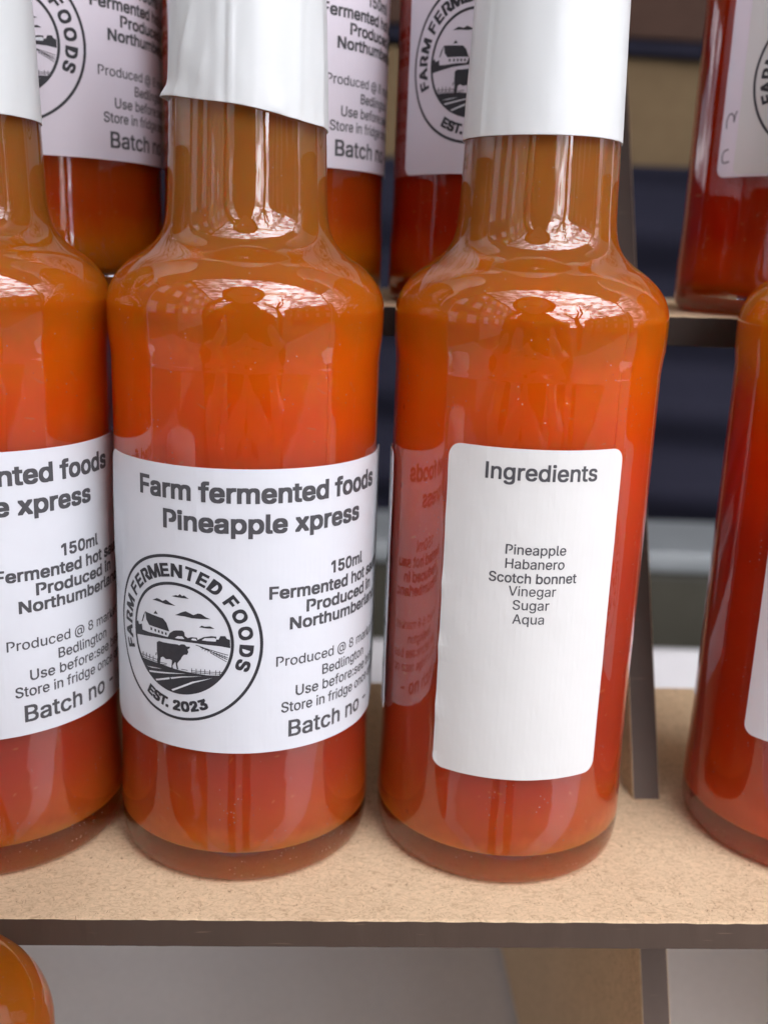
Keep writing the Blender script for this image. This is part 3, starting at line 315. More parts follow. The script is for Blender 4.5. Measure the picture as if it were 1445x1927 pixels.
GL['O'] = (533,
 [267, -7, 225, -3, 186, 7, 150, 25, 119, 49, 92, 79, 70, 115, 53, 157, 44, 203, 40, 254, 44, 305, 53, 352, 70, 393, 92, 429, 119, 459, 150, 484, 186, 501, 225, 512, 267, 516, 309, 512, 348, 501, 384, 484, 415, 459, 442, 429, 464, 393, 480, 352, 490, 305, 493, 254, 490, 203, 480, 157, 464, 115, 442, 79, 415, 49, 384, 25, 348, 7, 309, -3, 267, 53, 296, 55, 324, 63, 349, 76, 372, 94, 392, 116, 408, 144, 420, 176, 428, 213, 430, 254, 428, 295, 420, 332, 408, 365, 392, 392, 372, 415, 349, 433, 324, 446, 296, 453, 267, 456, 237, 453, 210, 445, 184, 433, 161, 415, 142, 392, 125, 364, 113, 332, 106, 295, 103, 254, 106, 213, 113, 176, 125, 144, 142, 117, 161, 94, 184, 76, 210, 63, 237, 55],
 [5, 68, 69, 14, 15, 21, 10, 11, 61, 24, 49, 50, 8, 9, 63, 6, 66, 67, 11, 12, 59, 7, 8, 65, 22, 23, 53, 14, 54, 55, 13, 56, 57, 28, 29, 43, 30, 40, 41, 30, 41, 42, 4, 70, 71, 8, 63, 64, 16, 19, 20, 27, 28, 44, 6, 67, 68, 22, 53, 54, 13, 57, 58, 26, 27, 46, 6, 7, 66, 30, 31, 40, 24, 25, 49, 8, 64, 65, 15, 20, 21, 25, 26, 47, 16, 17, 19, 28, 43, 44, 5, 6, 68, 2, 3, 33, 32, 36, 37, 23, 50, 51, 11, 59, 60, 4, 5, 69, 17, 18, 19, 4, 69, 70, 31, 39, 40, 2, 33, 34, 25, 47, 48, 12, 13, 58, 26, 46, 47, 32, 37, 38, 15, 16, 20, 0, 1, 35, 23, 51, 52, 27, 44, 45, 4, 36, 71, 1, 34, 35, 1, 2, 34, 11, 60, 61, 3, 4, 33, 23, 24, 50, 12, 58, 59, 25, 48, 49, 13, 55, 56, 29, 30, 42, 32, 38, 39, 7, 65, 66, 13, 14, 55, 29, 42, 43, 27, 45, 46, 4, 32, 33, 9, 62, 63, 31, 32, 39, 4, 32, 36, 10, 61, 62, 9, 10, 62, 14, 21, 22, 14, 22, 54, 23, 52, 53])
GL['P'] = (445,
 [60, 0, 60, 509, 235, 509, 272, 506, 305, 499, 332, 487, 356, 471, 375, 452, 390, 430, 400, 404, 407, 377, 409, 348, 407, 318, 400, 291, 390, 265, 375, 243, 356, 223, 332, 207, 305, 195, 272, 188, 235, 186, 109, 186, 109, 242, 233, 242, 257, 244, 279, 248, 297, 256, 312, 266, 324, 279, 333, 294, 339, 310, 343, 328, 344, 348, 343, 367, 339, 385, 333, 402, 324, 416, 312, 428, 297, 439, 279, 446, 257, 451, 232, 452, 125, 452, 125, 0, 60, 0, 125, 0, 125, 452, 60, 509],
 [1, 2, 42, 16, 17, 20, 15, 23, 24, 13, 28, 29, 14, 26, 27, 9, 35, 36, 6, 7, 42, 17, 18, 20, 9, 36, 37, 10, 11, 33, 13, 29, 30, 14, 27, 28, 15, 24, 25, 7, 8, 40, 11, 12, 31, 4, 5, 42, 14, 15, 26, 18, 19, 20, 11, 31, 32, 2, 3, 42, 7, 40, 41, 11, 32, 33, 8, 9, 37, 7, 41, 42, 15, 25, 26, 8, 37, 38, 15, 16, 23, 16, 20, 23, 8, 38, 39, 13, 14, 28, 10, 33, 34, 12, 13, 30, 3, 4, 42, 9, 10, 35, 12, 30, 31, 10, 34, 35, 8, 39, 40, 5, 6, 42, 44, 45, 46, 44, 46, 47])
GL['R'] = (449,
 [60, 0, 60, 509, 236, 509, 273, 506, 305, 500, 333, 489, 356, 473, 376, 455, 390, 433, 401, 408, 407, 381, 409, 352, 407, 323, 401, 296, 390, 271, 376, 250, 356, 232, 333, 217, 305, 206, 273, 200, 236, 198, 96, 198, 96, 255, 234, 255, 258, 256, 280, 260, 298, 267, 313, 276, 325, 287, 334, 300, 340, 316, 344, 333, 345, 352, 344, 371, 340, 389, 334, 405, 325, 419, 313, 430, 298, 440, 279, 446, 258, 451, 233, 452, 125, 452, 125, 0, 353, 0, 230, 229, 303, 229, 428, 0, 60, 0, 125, 0, 125, 452, 60, 509, 353, 0, 428, 0, 303, 229, 230, 229],
 [1, 2, 42, 15, 23, 24, 13, 28, 29, 14, 26, 27, 9, 35, 36, 6, 7, 42, 9, 36, 37, 10, 11, 33, 13, 29, 30, 14, 27, 28, 15, 24, 25, 7, 8, 40, 11, 12, 31, 4, 5, 42, 14, 15, 26, 11, 31, 32, 2, 3, 42, 7, 40, 41, 11, 32, 33, 8, 9, 37, 7, 41, 42, 15, 25, 26, 8, 37, 38, 8, 38, 39, 13, 14, 28, 10, 33, 34, 12, 13, 30, 3, 4, 42, 9, 10, 35, 12, 30, 31, 1, 22, 42, 10, 34, 35, 8, 39, 40, 5, 6, 42, 48, 49, 50, 48, 50, 51, 52, 53, 54, 52, 54, 55])
GL['S'] = (447,
 [224, -9, 188, -7, 156, -1, 128, 9, 102, 23, 81, 40, 64, 60, 51, 83, 42, 109, 38, 137, 104, 137, 108, 118, 114, 102, 123, 88, 136, 76, 150, 66, 166, 59, 185, 53, 204, 50, 224, 49, 246, 50, 267, 54, 286, 60, 303, 69, 317, 79, 329, 92, 338, 106, 344, 122, 346, 139, 344, 154, 340, 168, 332, 179, 322, 189, 310, 197, 296, 205, 280, 211, 263, 217, 245, 222, 184, 239, 145, 253, 112, 269, 86, 289, 67, 313, 56, 341, 52, 372, 54, 400, 62, 425, 75, 448, 92, 468, 113, 484, 138, 498, 165, 508, 195, 514, 227, 516, 259, 514, 289, 508, 316, 498, 340, 484, 360, 468, 377, 449, 390, 427, 398, 403, 401, 378, 337, 378, 332, 402, 320, 421, 302, 437, 280, 449, 254, 456, 225, 459, 204, 457, 185, 454, 167, 448, 152, 440, 139, 430, 129, 418, 121, 405, 117, 391, 115, 376, 117, 359, 122, 345, 131, 334, 142, 324, 155, 315, 169, 308, 184, 302, 198, 297, 212, 293, 264, 279, 279, 275, 295, 270, 312, 264, 328, 256, 344, 248, 359, 238, 372, 226, 384, 213, 395, 198, 402, 180, 407, 161, 408, 139, 406, 112, 399, 87, 386, 64, 370, 43, 349, 25, 323, 11, 294, 0, 261, -7],
 [42, 43, 81, 39, 91, 92, 39, 92, 93, 2, 3, 107, 47, 71, 72, 36, 37, 96, 48, 69, 70, 41, 42, 84, 5, 19, 104, 60, 65, 66, 33, 34, 97, 32, 33, 98, 33, 97, 98, 5, 17, 18, 6, 14, 15, 37, 94, 95, 19, 20, 104, 51, 54, 55, 6, 15, 16, 37, 95, 96, 31, 98, 99, 5, 18, 19, 47, 48, 70, 6, 7, 14, 1, 2, 108, 24, 102, 103, 7, 8, 12, 2, 107, 108, 46, 47, 72, 0, 1, 108, 35, 96, 97, 49, 56, 57, 22, 23, 103, 59, 60, 66, 48, 49, 57, 34, 35, 97, 44, 78, 79, 42, 83, 84, 27, 28, 100, 4, 105, 106, 45, 75, 76, 30, 31, 99, 50, 55, 56, 38, 39, 93, 22, 103, 104, 51, 52, 54, 3, 106, 107, 41, 84, 85, 48, 59, 69, 38, 93, 94, 26, 27, 101, 45, 46, 75, 26, 101, 102, 5, 6, 16, 39, 40, 91, 42, 81, 82, 31, 32, 98, 40, 89, 90, 61, 62, 64, 37, 38, 94, 42, 82, 83, 60, 61, 65, 59, 66, 67, 48, 57, 58, 46, 72, 73, 59, 67, 68, 24, 25, 102, 47, 70, 71, 29, 30, 99, 45, 76, 77, 48, 58, 59, 35, 36, 96, 46, 73, 74, 50, 51, 55, 43, 79, 80, 20, 21, 104, 59, 68, 69, 40, 88, 89, 29, 99, 100, 23, 24, 103, 61, 64, 65, 46, 74, 75, 43, 80, 81, 41, 85, 86, 25, 26, 102, 7, 12, 13, 8, 9, 10, 43, 44, 79, 28, 29, 100, 41, 86, 87, 7, 13, 14, 44, 45, 77, 8, 10, 11, 5, 16, 17, 49, 50, 56, 21, 22, 104, 4, 5, 105, 52, 53, 54, 44, 77, 78, 3, 4, 106, 5, 104, 105, 27, 100, 101, 40, 90, 91, 41, 87, 88, 62, 63, 64, 40, 41, 88, 8, 11, 12])
GL['T'] = (449,
 [32, 452, 32, 509, 417, 509, 417, 452, 257, 452, 257, 0, 193, 0, 193, 452],
 [0, 3, 7, 0, 2, 3, 4, 5, 6, 0, 1, 2, 4, 6, 7, 3, 4, 7])
GL['U'] = (517,
 [259, -8, 220, -6, 186, 2, 154, 15, 126, 33, 103, 55, 85, 80, 71, 108, 63, 140, 60, 173, 60, 509, 124, 509, 124, 178, 126, 155, 132, 133, 141, 113, 153, 95, 169, 80, 187, 68, 208, 59, 232, 53, 259, 52, 285, 53, 309, 59, 331, 68, 349, 80, 364, 95, 377, 113, 385, 133, 391, 155, 393, 178, 393, 509, 457, 509, 457, 173, 454, 140, 446, 108, 433, 80, 414, 55, 391, 33, 363, 15, 332, 2, 297, -6],
 [25, 26, 36, 9, 12, 13, 26, 35, 36, 24, 36, 37, 3, 4, 38, 28, 29, 34, 5, 18, 19, 8, 13, 14, 5, 19, 20, 6, 16, 17, 27, 28, 35, 3, 38, 39, 4, 20, 21, 30, 32, 33, 21, 22, 38, 6, 17, 18, 4, 21, 38, 8, 9, 13, 22, 23, 37, 2, 3, 39, 28, 34, 35, 24, 25, 36, 4, 5, 20, 0, 1, 41, 9, 10, 11, 1, 2, 40, 2, 39, 40, 6, 7, 16, 29, 30, 33, 9, 11, 12, 22, 37, 38, 5, 6, 18, 7, 8, 14, 7, 14, 15, 7, 15, 16, 1, 40, 41, 26, 27, 35, 29, 33, 34, 30, 31, 32, 23, 24, 37])
GL['V'] = (480,
 [204, 0, 16, 509, 84, 509, 192, 206, 199, 187, 207, 164, 215, 137, 225, 106, 236, 71, 248, 31, 235, 31, 247, 71, 257, 107, 267, 138, 276, 165, 283, 187, 290, 206, 395, 509, 463, 509, 278, 0],
 [0, 3, 4, 0, 9, 19, 0, 5, 6, 0, 2, 3, 12, 13, 19, 14, 15, 19, 0, 6, 7, 13, 14, 19, 9, 10, 11, 9, 11, 19, 0, 8, 9, 16, 18, 19, 0, 1, 2, 0, 7, 8, 16, 17, 18, 15, 16, 19, 0, 4, 5, 11, 12, 19])
GL['a'] = (389,
 [160, -9, 137, -7, 115, -3, 94, 5, 76, 15, 60, 29, 48, 45, 38, 63, 32, 84, 30, 108, 32, 128, 36, 146, 43, 161, 53, 174, 64, 184, 78, 193, 92, 200, 108, 206, 125, 211, 143, 214, 161, 217, 178, 220, 200, 223, 218, 225, 234, 227, 247, 229, 257, 231, 265, 235, 271, 240, 274, 246, 276, 255, 276, 257, 275, 272, 272, 285, 267, 297, 260, 307, 251, 315, 240, 322, 227, 327, 212, 330, 196, 331, 178, 330, 163, 327, 149, 322, 137, 316, 127, 309, 118, 301, 110, 292, 104, 283, 100, 274, 41, 291, 51, 313, 64, 331, 79, 346, 95, 358, 114, 368, 133, 375, 153, 380, 173, 383, 194, 384, 208, 384, 223, 382, 239, 379, 255, 375, 271, 369, 286, 360, 300, 350, 312, 336, 322, 320, 330, 301, 335, 278, 337, 251, 337, 0, 277, 0, 277, 52, 272, 52, 267, 43, 260, 34, 252, 25, 242, 16, 229, 8, 215, 1, 199, -4, 181, -7, 170, 45, 192, 47, 211, 51, 228, 59, 242, 68, 254, 80, 263, 93, 270, 108, 274, 122, 276, 138, 276, 190, 272, 187, 267, 184, 259, 182, 251, 180, 241, 178, 231, 176, 221, 174, 210, 173, 200, 171, 191, 170, 182, 169, 175, 168, 161, 166, 147, 163, 134, 159, 122, 153, 112, 147, 103, 139, 97, 130, 93, 118, 92, 105, 93, 93, 96, 82, 102, 72, 109, 64, 119, 57, 130, 52, 142, 48, 156, 46],
 [27, 72, 94, 18, 19, 94, 37, 38, 68, 29, 30, 71, 29, 71, 72, 74, 88, 89, 9, 114, 115, 39, 40, 67, 13, 99, 100, 20, 21, 94, 43, 44, 51, 28, 29, 72, 5, 76, 77, 11, 12, 109, 11, 111, 112, 5, 6, 76, 32, 70, 71, 0, 1, 83, 12, 104, 105, 72, 89, 90, 42, 43, 51, 21, 22, 94, 4, 78, 79, 14, 95, 96, 54, 65, 66, 75, 86, 87, 12, 105, 106, 53, 54, 66, 44, 45, 51, 74, 75, 87, 13, 98, 99, 7, 117, 118, 53, 66, 67, 74, 87, 88, 3, 4, 80, 14, 96, 97, 15, 16, 94, 11, 109, 110, 12, 106, 107, 8, 115, 116, 31, 32, 71, 52, 53, 67, 12, 102, 103, 72, 92, 93, 45, 46, 50, 12, 107, 108, 7, 118, 119, 36, 37, 68, 24, 25, 94, 12, 108, 109, 76, 84, 85, 12, 103, 104, 2, 3, 81, 13, 100, 101, 22, 23, 94, 7, 119, 120, 8, 116, 117, 16, 17, 94, 10, 112, 113, 72, 93, 94, 2, 81, 82, 32, 33, 70, 40, 52, 67, 14, 94, 95, 41, 51, 52, 57, 61, 62, 35, 36, 69, 25, 26, 94, 13, 14, 97, 6, 121, 122, 7, 8, 117, 72, 90, 91, 48, 49, 50, 4, 79, 80, 10, 113, 114, 19, 20, 94, 10, 11, 112, 41, 42, 51, 38, 39, 68, 34, 69, 70, 6, 122, 123, 3, 80, 81, 72, 91, 92, 4, 5, 78, 56, 62, 63, 11, 110, 111, 26, 27, 94, 6, 84, 123, 40, 41, 52, 57, 58, 61, 54, 55, 65, 75, 76, 86, 5, 77, 78, 55, 64, 65, 76, 85, 86, 1, 2, 82, 9, 10, 114, 8, 9, 115, 6, 120, 121, 14, 15, 94, 34, 35, 69, 27, 28, 72, 12, 13, 102, 30, 31, 71, 56, 57, 62, 1, 82, 83, 72, 74, 89, 58, 59, 60, 55, 56, 63, 36, 68, 69, 6, 76, 84, 23, 24, 94, 58, 60, 61, 72, 73, 74, 45, 50, 51, 33, 34, 70, 6, 7, 120, 39, 67, 68, 46, 47, 50, 55, 63, 64, 13, 101, 102, 47, 48, 50, 17, 18, 94, 13, 97, 98])
GL['b'] = (424,
 [229, -8, 208, -7, 189, -3, 172, 4, 159, 12, 147, 21, 138, 31, 130, 41, 123, 50, 118, 59, 112, 59, 112, 0, 53, 0, 53, 509, 114, 509, 114, 319, 118, 319, 123, 327, 130, 336, 137, 346, 147, 355, 158, 364, 171, 373, 188, 379, 207, 383, 229, 384, 259, 382, 287, 374, 313, 361, 335, 342, 354, 320, 370, 293, 381, 261, 388, 227, 390, 189, 388, 151, 381, 116, 370, 84, 355, 57, 336, 34, 313, 16, 288, 3, 260, -6, 220, 47, 242, 49, 262, 55, 279, 66, 294, 80, 306, 97, 316, 117, 323, 139, 327, 163, 328, 189, 327, 215, 323, 239, 316, 261, 307, 281, 295, 298, 280, 311, 262, 322, 243, 328, 220, 330, 198, 328, 178, 322, 161, 312, 147, 299, 134, 282, 125, 263, 118, 241, 114, 216, 113, 189, 114, 162, 118, 138, 125, 115, 135, 95, 147, 78, 162, 65, 179, 55, 198, 49],
 [12, 16, 68, 7, 43, 78, 30, 58, 59, 36, 49, 50, 37, 38, 47, 12, 68, 69, 8, 77, 78, 20, 21, 28, 18, 29, 61, 16, 66, 67, 32, 55, 56, 10, 74, 75, 19, 20, 29, 22, 27, 28, 21, 22, 28, 35, 50, 51, 16, 63, 64, 12, 71, 72, 4, 40, 41, 36, 48, 49, 12, 72, 73, 10, 75, 76, 12, 13, 14, 4, 5, 40, 16, 64, 65, 1, 2, 42, 17, 61, 62, 33, 34, 53, 3, 4, 41, 36, 37, 48, 2, 41, 42, 12, 73, 74, 0, 1, 42, 12, 14, 15, 12, 69, 70, 9, 10, 76, 18, 19, 29, 8, 9, 77, 12, 70, 71, 16, 67, 68, 17, 18, 61, 39, 44, 45, 7, 8, 78, 10, 11, 12, 10, 12, 74, 6, 7, 39, 16, 65, 66, 17, 62, 63, 7, 39, 43, 33, 54, 55, 34, 51, 52, 30, 31, 58, 39, 43, 44, 12, 15, 16, 29, 30, 61, 20, 28, 29, 23, 24, 26, 22, 23, 27, 38, 45, 46, 38, 39, 45, 34, 35, 51, 9, 76, 77, 30, 59, 60, 33, 53, 54, 31, 56, 57, 30, 60, 61, 35, 36, 50, 31, 57, 58, 23, 26, 27, 6, 39, 40, 31, 32, 56, 5, 6, 40, 34, 52, 53, 37, 47, 48, 32, 33, 55, 2, 3, 41, 24, 25, 26, 16, 17, 63, 38, 46, 47])
GL['c'] = (396,
 [207, -8, 174, -5, 144, 3, 117, 16, 93, 35, 72, 58, 56, 85, 44, 116, 37, 150, 34, 187, 37, 225, 44, 260, 56, 291, 72, 318, 93, 341, 117, 360, 144, 374, 174, 382, 207, 384, 226, 384, 243, 381, 260, 377, 276, 371, 291, 364, 305, 356, 318, 346, 330, 335, 340, 322, 349, 308, 356, 293, 362, 277, 303, 262, 300, 272, 295, 281, 290, 289, 284, 297, 278, 304, 270, 311, 261, 316, 252, 321, 242, 325, 231, 328, 220, 329, 207, 330, 184, 328, 163, 321, 145, 310, 130, 296, 118, 278, 108, 258, 102, 236, 98, 212, 96, 187, 98, 163, 102, 139, 108, 117, 118, 97, 130, 80, 145, 66, 163, 55, 184, 49, 207, 46, 220, 47, 232, 49, 243, 52, 253, 55, 262, 60, 271, 66, 279, 73, 285, 80, 292, 89, 297, 98, 301, 107, 304, 117, 363, 102, 357, 86, 350, 70, 341, 56, 331, 43, 319, 32, 306, 21, 292, 12, 277, 5, 261, -1, 244, -5, 226, -7],
 [15, 23, 24, 67, 76, 77, 30, 32, 33, 62, 63, 78, 30, 33, 34, 64, 65, 78, 9, 51, 52, 7, 54, 55, 69, 70, 75, 26, 42, 43, 27, 39, 40, 7, 55, 56, 15, 22, 23, 13, 14, 43, 8, 52, 53, 5, 58, 59, 65, 77, 78, 14, 26, 43, 27, 28, 39, 10, 11, 49, 11, 48, 49, 65, 66, 77, 4, 78, 79, 68, 69, 76, 69, 75, 76, 12, 46, 47, 13, 43, 44, 10, 49, 50, 29, 30, 34, 5, 57, 58, 12, 13, 46, 12, 47, 48, 13, 44, 45, 71, 74, 75, 9, 10, 51, 1, 2, 83, 26, 27, 42, 8, 9, 52, 2, 3, 81, 13, 45, 46, 2, 81, 82, 63, 64, 78, 5, 6, 57, 8, 53, 54, 6, 56, 57, 14, 15, 24, 61, 62, 78, 67, 68, 76, 2, 82, 83, 0, 1, 85, 10, 50, 51, 3, 80, 81, 66, 67, 77, 16, 21, 22, 3, 4, 79, 11, 12, 48, 28, 36, 37, 15, 16, 22, 4, 60, 61, 16, 17, 20, 4, 61, 78, 29, 34, 35, 3, 79, 80, 28, 37, 38, 70, 71, 75, 16, 20, 21, 1, 83, 84, 28, 38, 39, 28, 29, 36, 72, 73, 74, 29, 35, 36, 17, 18, 19, 14, 24, 25, 6, 7, 56, 7, 8, 54, 1, 84, 85, 71, 72, 74, 27, 40, 41, 4, 5, 59, 17, 19, 20, 14, 25, 26, 27, 41, 42, 4, 59, 60, 30, 31, 32])
GL['d'] = (424,
 [195, -8, 165, -6, 137, 3, 111, 16, 89, 34, 70, 57, 55, 84, 43, 116, 36, 151, 34, 189, 36, 227, 43, 261, 55, 293, 70, 320, 89, 342, 112, 361, 137, 374, 165, 382, 196, 384, 218, 383, 237, 379, 253, 373, 267, 364, 278, 355, 287, 346, 295, 336, 301, 327, 306, 319, 311, 319, 311, 509, 372, 509, 372, 0, 313, 0, 313, 59, 307, 59, 301, 50, 295, 41, 287, 31, 277, 21, 266, 12, 252, 4, 236, -3, 217, -7, 205, 47, 226, 49, 246, 55, 263, 65, 278, 78, 290, 95, 299, 115, 306, 138, 310, 162, 312, 189, 310, 216, 306, 241, 300, 263, 290, 282, 278, 299, 263, 312, 246, 322, 227, 328, 205, 330, 182, 328, 162, 322, 145, 311, 130, 298, 118, 281, 108, 261, 102, 239, 98, 215, 96, 189, 98, 163, 102, 139, 109, 117, 118, 97, 130, 80, 145, 66, 162, 55, 182, 49],
 [10, 67, 68, 26, 27, 59, 12, 64, 65, 13, 61, 62, 28, 56, 57, 12, 65, 66, 3, 4, 37, 13, 62, 63, 10, 68, 69, 8, 9, 71, 14, 23, 24, 31, 33, 48, 28, 30, 31, 2, 39, 40, 5, 76, 77, 6, 7, 74, 15, 22, 23, 13, 63, 64, 7, 8, 72, 13, 14, 61, 4, 5, 77, 6, 74, 75, 28, 54, 55, 34, 35, 45, 28, 55, 56, 10, 11, 67, 2, 40, 41, 3, 37, 38, 26, 59, 60, 3, 38, 39, 15, 16, 21, 0, 1, 42, 33, 34, 46, 28, 57, 58, 12, 13, 64, 9, 10, 69, 4, 77, 78, 27, 58, 59, 4, 36, 43, 33, 47, 48, 31, 52, 53, 1, 41, 42, 35, 36, 44, 31, 48, 49, 35, 44, 45, 4, 43, 78, 14, 25, 61, 26, 60, 61, 28, 29, 30, 9, 69, 70, 33, 46, 47, 31, 49, 50, 9, 70, 71, 31, 50, 51, 8, 71, 72, 11, 66, 67, 16, 17, 20, 31, 51, 52, 5, 6, 75, 34, 45, 46, 16, 20, 21, 14, 15, 23, 31, 53, 54, 1, 2, 41, 7, 72, 73, 5, 75, 76, 2, 3, 39, 17, 18, 19, 14, 24, 25, 15, 21, 22, 28, 31, 54, 27, 28, 58, 36, 43, 44, 4, 36, 37, 7, 73, 74, 11, 12, 66, 25, 26, 61, 17, 19, 20, 31, 32, 33])
GL['e'] = (404,
 [212, -8, 177, -5, 145, 3, 117, 16, 92, 35, 72, 58, 56, 85, 44, 116, 37, 150, 34, 187, 36, 224, 44, 258, 55, 290, 71, 317, 91, 340, 115, 359, 142, 373, 172, 382, 205, 384, 226, 383, 246, 380, 266, 374, 285, 366, 303, 355, 319, 341, 334, 324, 347, 305, 357, 282, 365, 256, 370, 227, 371, 194, 371, 169, 75, 169, 75, 221, 338, 221, 310, 202, 308, 226, 304, 248, 298, 269, 288, 286, 277, 301, 263, 314, 246, 323, 227, 328, 205, 330, 183, 328, 164, 323, 146, 313, 131, 301, 119, 286, 109, 270, 102, 251, 97, 231, 96, 211, 96, 178, 98, 151, 102, 127, 110, 106, 121, 88, 135, 73, 151, 61, 169, 53, 190, 48, 212, 46, 227, 47, 241, 49, 254, 53, 265, 58, 276, 65, 285, 73, 294, 82, 300, 93, 306, 105, 365, 91, 358, 72, 348, 55, 335, 39, 320, 26, 302, 14, 283, 4, 261, -3, 237, -7],
 [7, 8, 56, 4, 5, 61, 8, 9, 32, 64, 65, 76, 26, 41, 42, 27, 38, 39, 9, 10, 33, 25, 42, 43, 14, 23, 24, 67, 68, 75, 0, 1, 81, 30, 34, 53, 68, 69, 74, 30, 31, 54, 27, 39, 40, 15, 22, 23, 34, 35, 36, 71, 72, 73, 33, 34, 53, 25, 26, 42, 7, 56, 57, 13, 14, 45, 68, 74, 75, 10, 11, 51, 26, 27, 40, 11, 49, 50, 9, 32, 33, 8, 55, 56, 11, 12, 49, 29, 30, 34, 6, 58, 59, 11, 50, 51, 12, 47, 48, 4, 76, 77, 63, 64, 76, 8, 31, 55, 25, 43, 44, 12, 48, 49, 13, 45, 46, 10, 51, 52, 29, 34, 36, 33, 52, 53, 5, 59, 60, 28, 29, 37, 5, 60, 61, 8, 31, 32, 6, 57, 58, 27, 28, 38, 66, 67, 75, 3, 4, 77, 65, 66, 76, 6, 7, 57, 5, 6, 59, 2, 78, 79, 29, 36, 37, 2, 79, 80, 1, 2, 80, 16, 21, 22, 2, 3, 78, 3, 77, 78, 30, 53, 54, 1, 80, 81, 13, 46, 47, 70, 71, 73, 15, 16, 22, 69, 70, 74, 16, 17, 20, 14, 44, 45, 26, 40, 41, 12, 13, 47, 28, 37, 38, 16, 20, 21, 4, 61, 62, 14, 15, 23, 66, 75, 76, 4, 62, 63, 17, 18, 19, 14, 24, 25, 70, 73, 74, 31, 54, 55, 4, 63, 76, 10, 33, 52, 17, 19, 20, 14, 25, 44])
GL['f'] = (254,
 [228, 379, 228, 327, 6, 327, 6, 379, 81, 0, 81, 432, 82, 452, 87, 470, 96, 486, 107, 499, 120, 510, 135, 519, 152, 525, 169, 529, 187, 530, 201, 530, 212, 529, 222, 527, 231, 525, 238, 523, 243, 521, 227, 468, 224, 470, 220, 471, 215, 472, 209, 473, 202, 474, 195, 474, 178, 472, 164, 468, 154, 460, 147, 449, 143, 435, 142, 419, 142, 0],
 [8, 26, 27, 5, 32, 33, 13, 15, 16, 10, 21, 22, 10, 11, 21, 4, 33, 34, 4, 5, 33, 12, 13, 16, 6, 30, 31, 10, 22, 23, 0, 1, 2, 9, 23, 24, 8, 9, 25, 6, 7, 29, 11, 18, 19, 5, 6, 31, 11, 12, 18, 7, 8, 27, 0, 2, 3, 9, 24, 25, 11, 19, 20, 7, 27, 28, 12, 16, 17, 9, 10, 23, 8, 25, 26, 5, 31, 32, 7, 28, 29, 11, 20, 21, 13, 14, 15, 12, 17, 18, 6, 29, 30])
GL['g'] = (425,
 [207, -151, 180, -149, 156, -146, 134, -140, 114, -132, 97, -122, 82, -110, 70, -97, 59, -84, 51, -69, 101, -41, 107, -49, 114, -57, 122, -66, 131, -74, 142, -82, 154, -88, 169, -93, 187, -96, 207, -97, 236, -95, 261, -87, 282, -75, 298, -58, 308, -34, 311, -6, 311, 68, 306, 68, 301, 60, 294, 51, 287, 41, 277, 32, 266, 23, 252, 16, 236, 10, 217, 6, 195, 5, 165, 7, 138, 14, 113, 27, 90, 43, 71, 65, 55, 90, 43, 120, 36, 154, 34, 191, 36, 229, 43, 263, 55, 293, 71, 320, 90, 342, 112, 361, 138, 374, 166, 382, 196, 384, 218, 383, 237, 379, 253, 373, 267, 365, 279, 356, 288, 346, 296, 336, 302, 327, 308, 319, 313, 319, 313, 379, 372, 379, 372, -9, 370, -40, 363, -67, 350, -90, 334, -109, 314, -124, 291, -136, 265, -144, 237, -149, 205, 59, 227, 61, 246, 66, 264, 75, 278, 87, 290, 103, 300, 121, 307, 142, 311, 166, 312, 193, 311, 219, 307, 242, 300, 264, 291, 283, 279, 299, 264, 312, 247, 322, 227, 328, 205, 330, 182, 328, 163, 322, 145, 312, 130, 298, 118, 282, 109, 262, 102, 241, 98, 218, 96, 193, 98, 167, 102, 144, 109, 123, 118, 104, 131, 88, 145, 76, 163, 66, 183, 61],
 [33, 34, 38, 27, 28, 78, 8, 9, 14, 5, 6, 72, 62, 92, 93, 34, 37, 38, 24, 25, 67, 47, 99, 100, 46, 47, 100, 23, 68, 69, 26, 27, 79, 7, 17, 18, 51, 57, 58, 30, 39, 40, 7, 18, 19, 53, 54, 55, 8, 15, 16, 44, 45, 104, 26, 67, 81, 64, 90, 91, 23, 24, 68, 20, 70, 71, 25, 26, 67, 53, 55, 56, 22, 23, 69, 51, 58, 59, 31, 32, 39, 50, 51, 59, 67, 84, 85, 27, 78, 79, 52, 53, 56, 67, 85, 86, 49, 50, 94, 51, 52, 57, 64, 87, 88, 67, 81, 82, 32, 33, 38, 2, 74, 75, 64, 88, 89, 62, 93, 94, 64, 65, 66, 41, 109, 110, 4, 5, 72, 40, 76, 111, 22, 69, 70, 3, 4, 73, 64, 67, 87, 44, 104, 105, 67, 82, 83, 26, 79, 80, 6, 7, 71, 4, 72, 73, 64, 89, 90, 67, 83, 84, 47, 48, 99, 32, 38, 39, 61, 62, 94, 41, 110, 111, 24, 67, 68, 3, 73, 74, 29, 40, 76, 2, 3, 74, 9, 12, 13, 7, 19, 71, 7, 8, 16, 42, 107, 108, 67, 86, 87, 28, 29, 76, 20, 21, 70, 29, 30, 40, 41, 108, 109, 45, 46, 102, 35, 36, 37, 42, 43, 107, 41, 42, 108, 9, 10, 11, 64, 66, 67, 63, 64, 91, 9, 11, 12, 19, 20, 71, 21, 22, 70, 45, 102, 103, 50, 61, 94, 43, 44, 105, 49, 94, 95, 50, 59, 60, 46, 100, 101, 43, 106, 107, 50, 60, 61, 49, 95, 96, 6, 71, 72, 1, 2, 75, 45, 103, 104, 9, 13, 14, 49, 96, 97, 7, 16, 17, 40, 41, 111, 46, 101, 102, 52, 56, 57, 8, 14, 15, 48, 97, 98, 0, 1, 75, 28, 76, 77, 34, 35, 37, 30, 31, 39, 48, 49, 97, 28, 77, 78, 43, 105, 106, 62, 63, 92, 26, 80, 81, 48, 98, 99, 63, 91, 92])
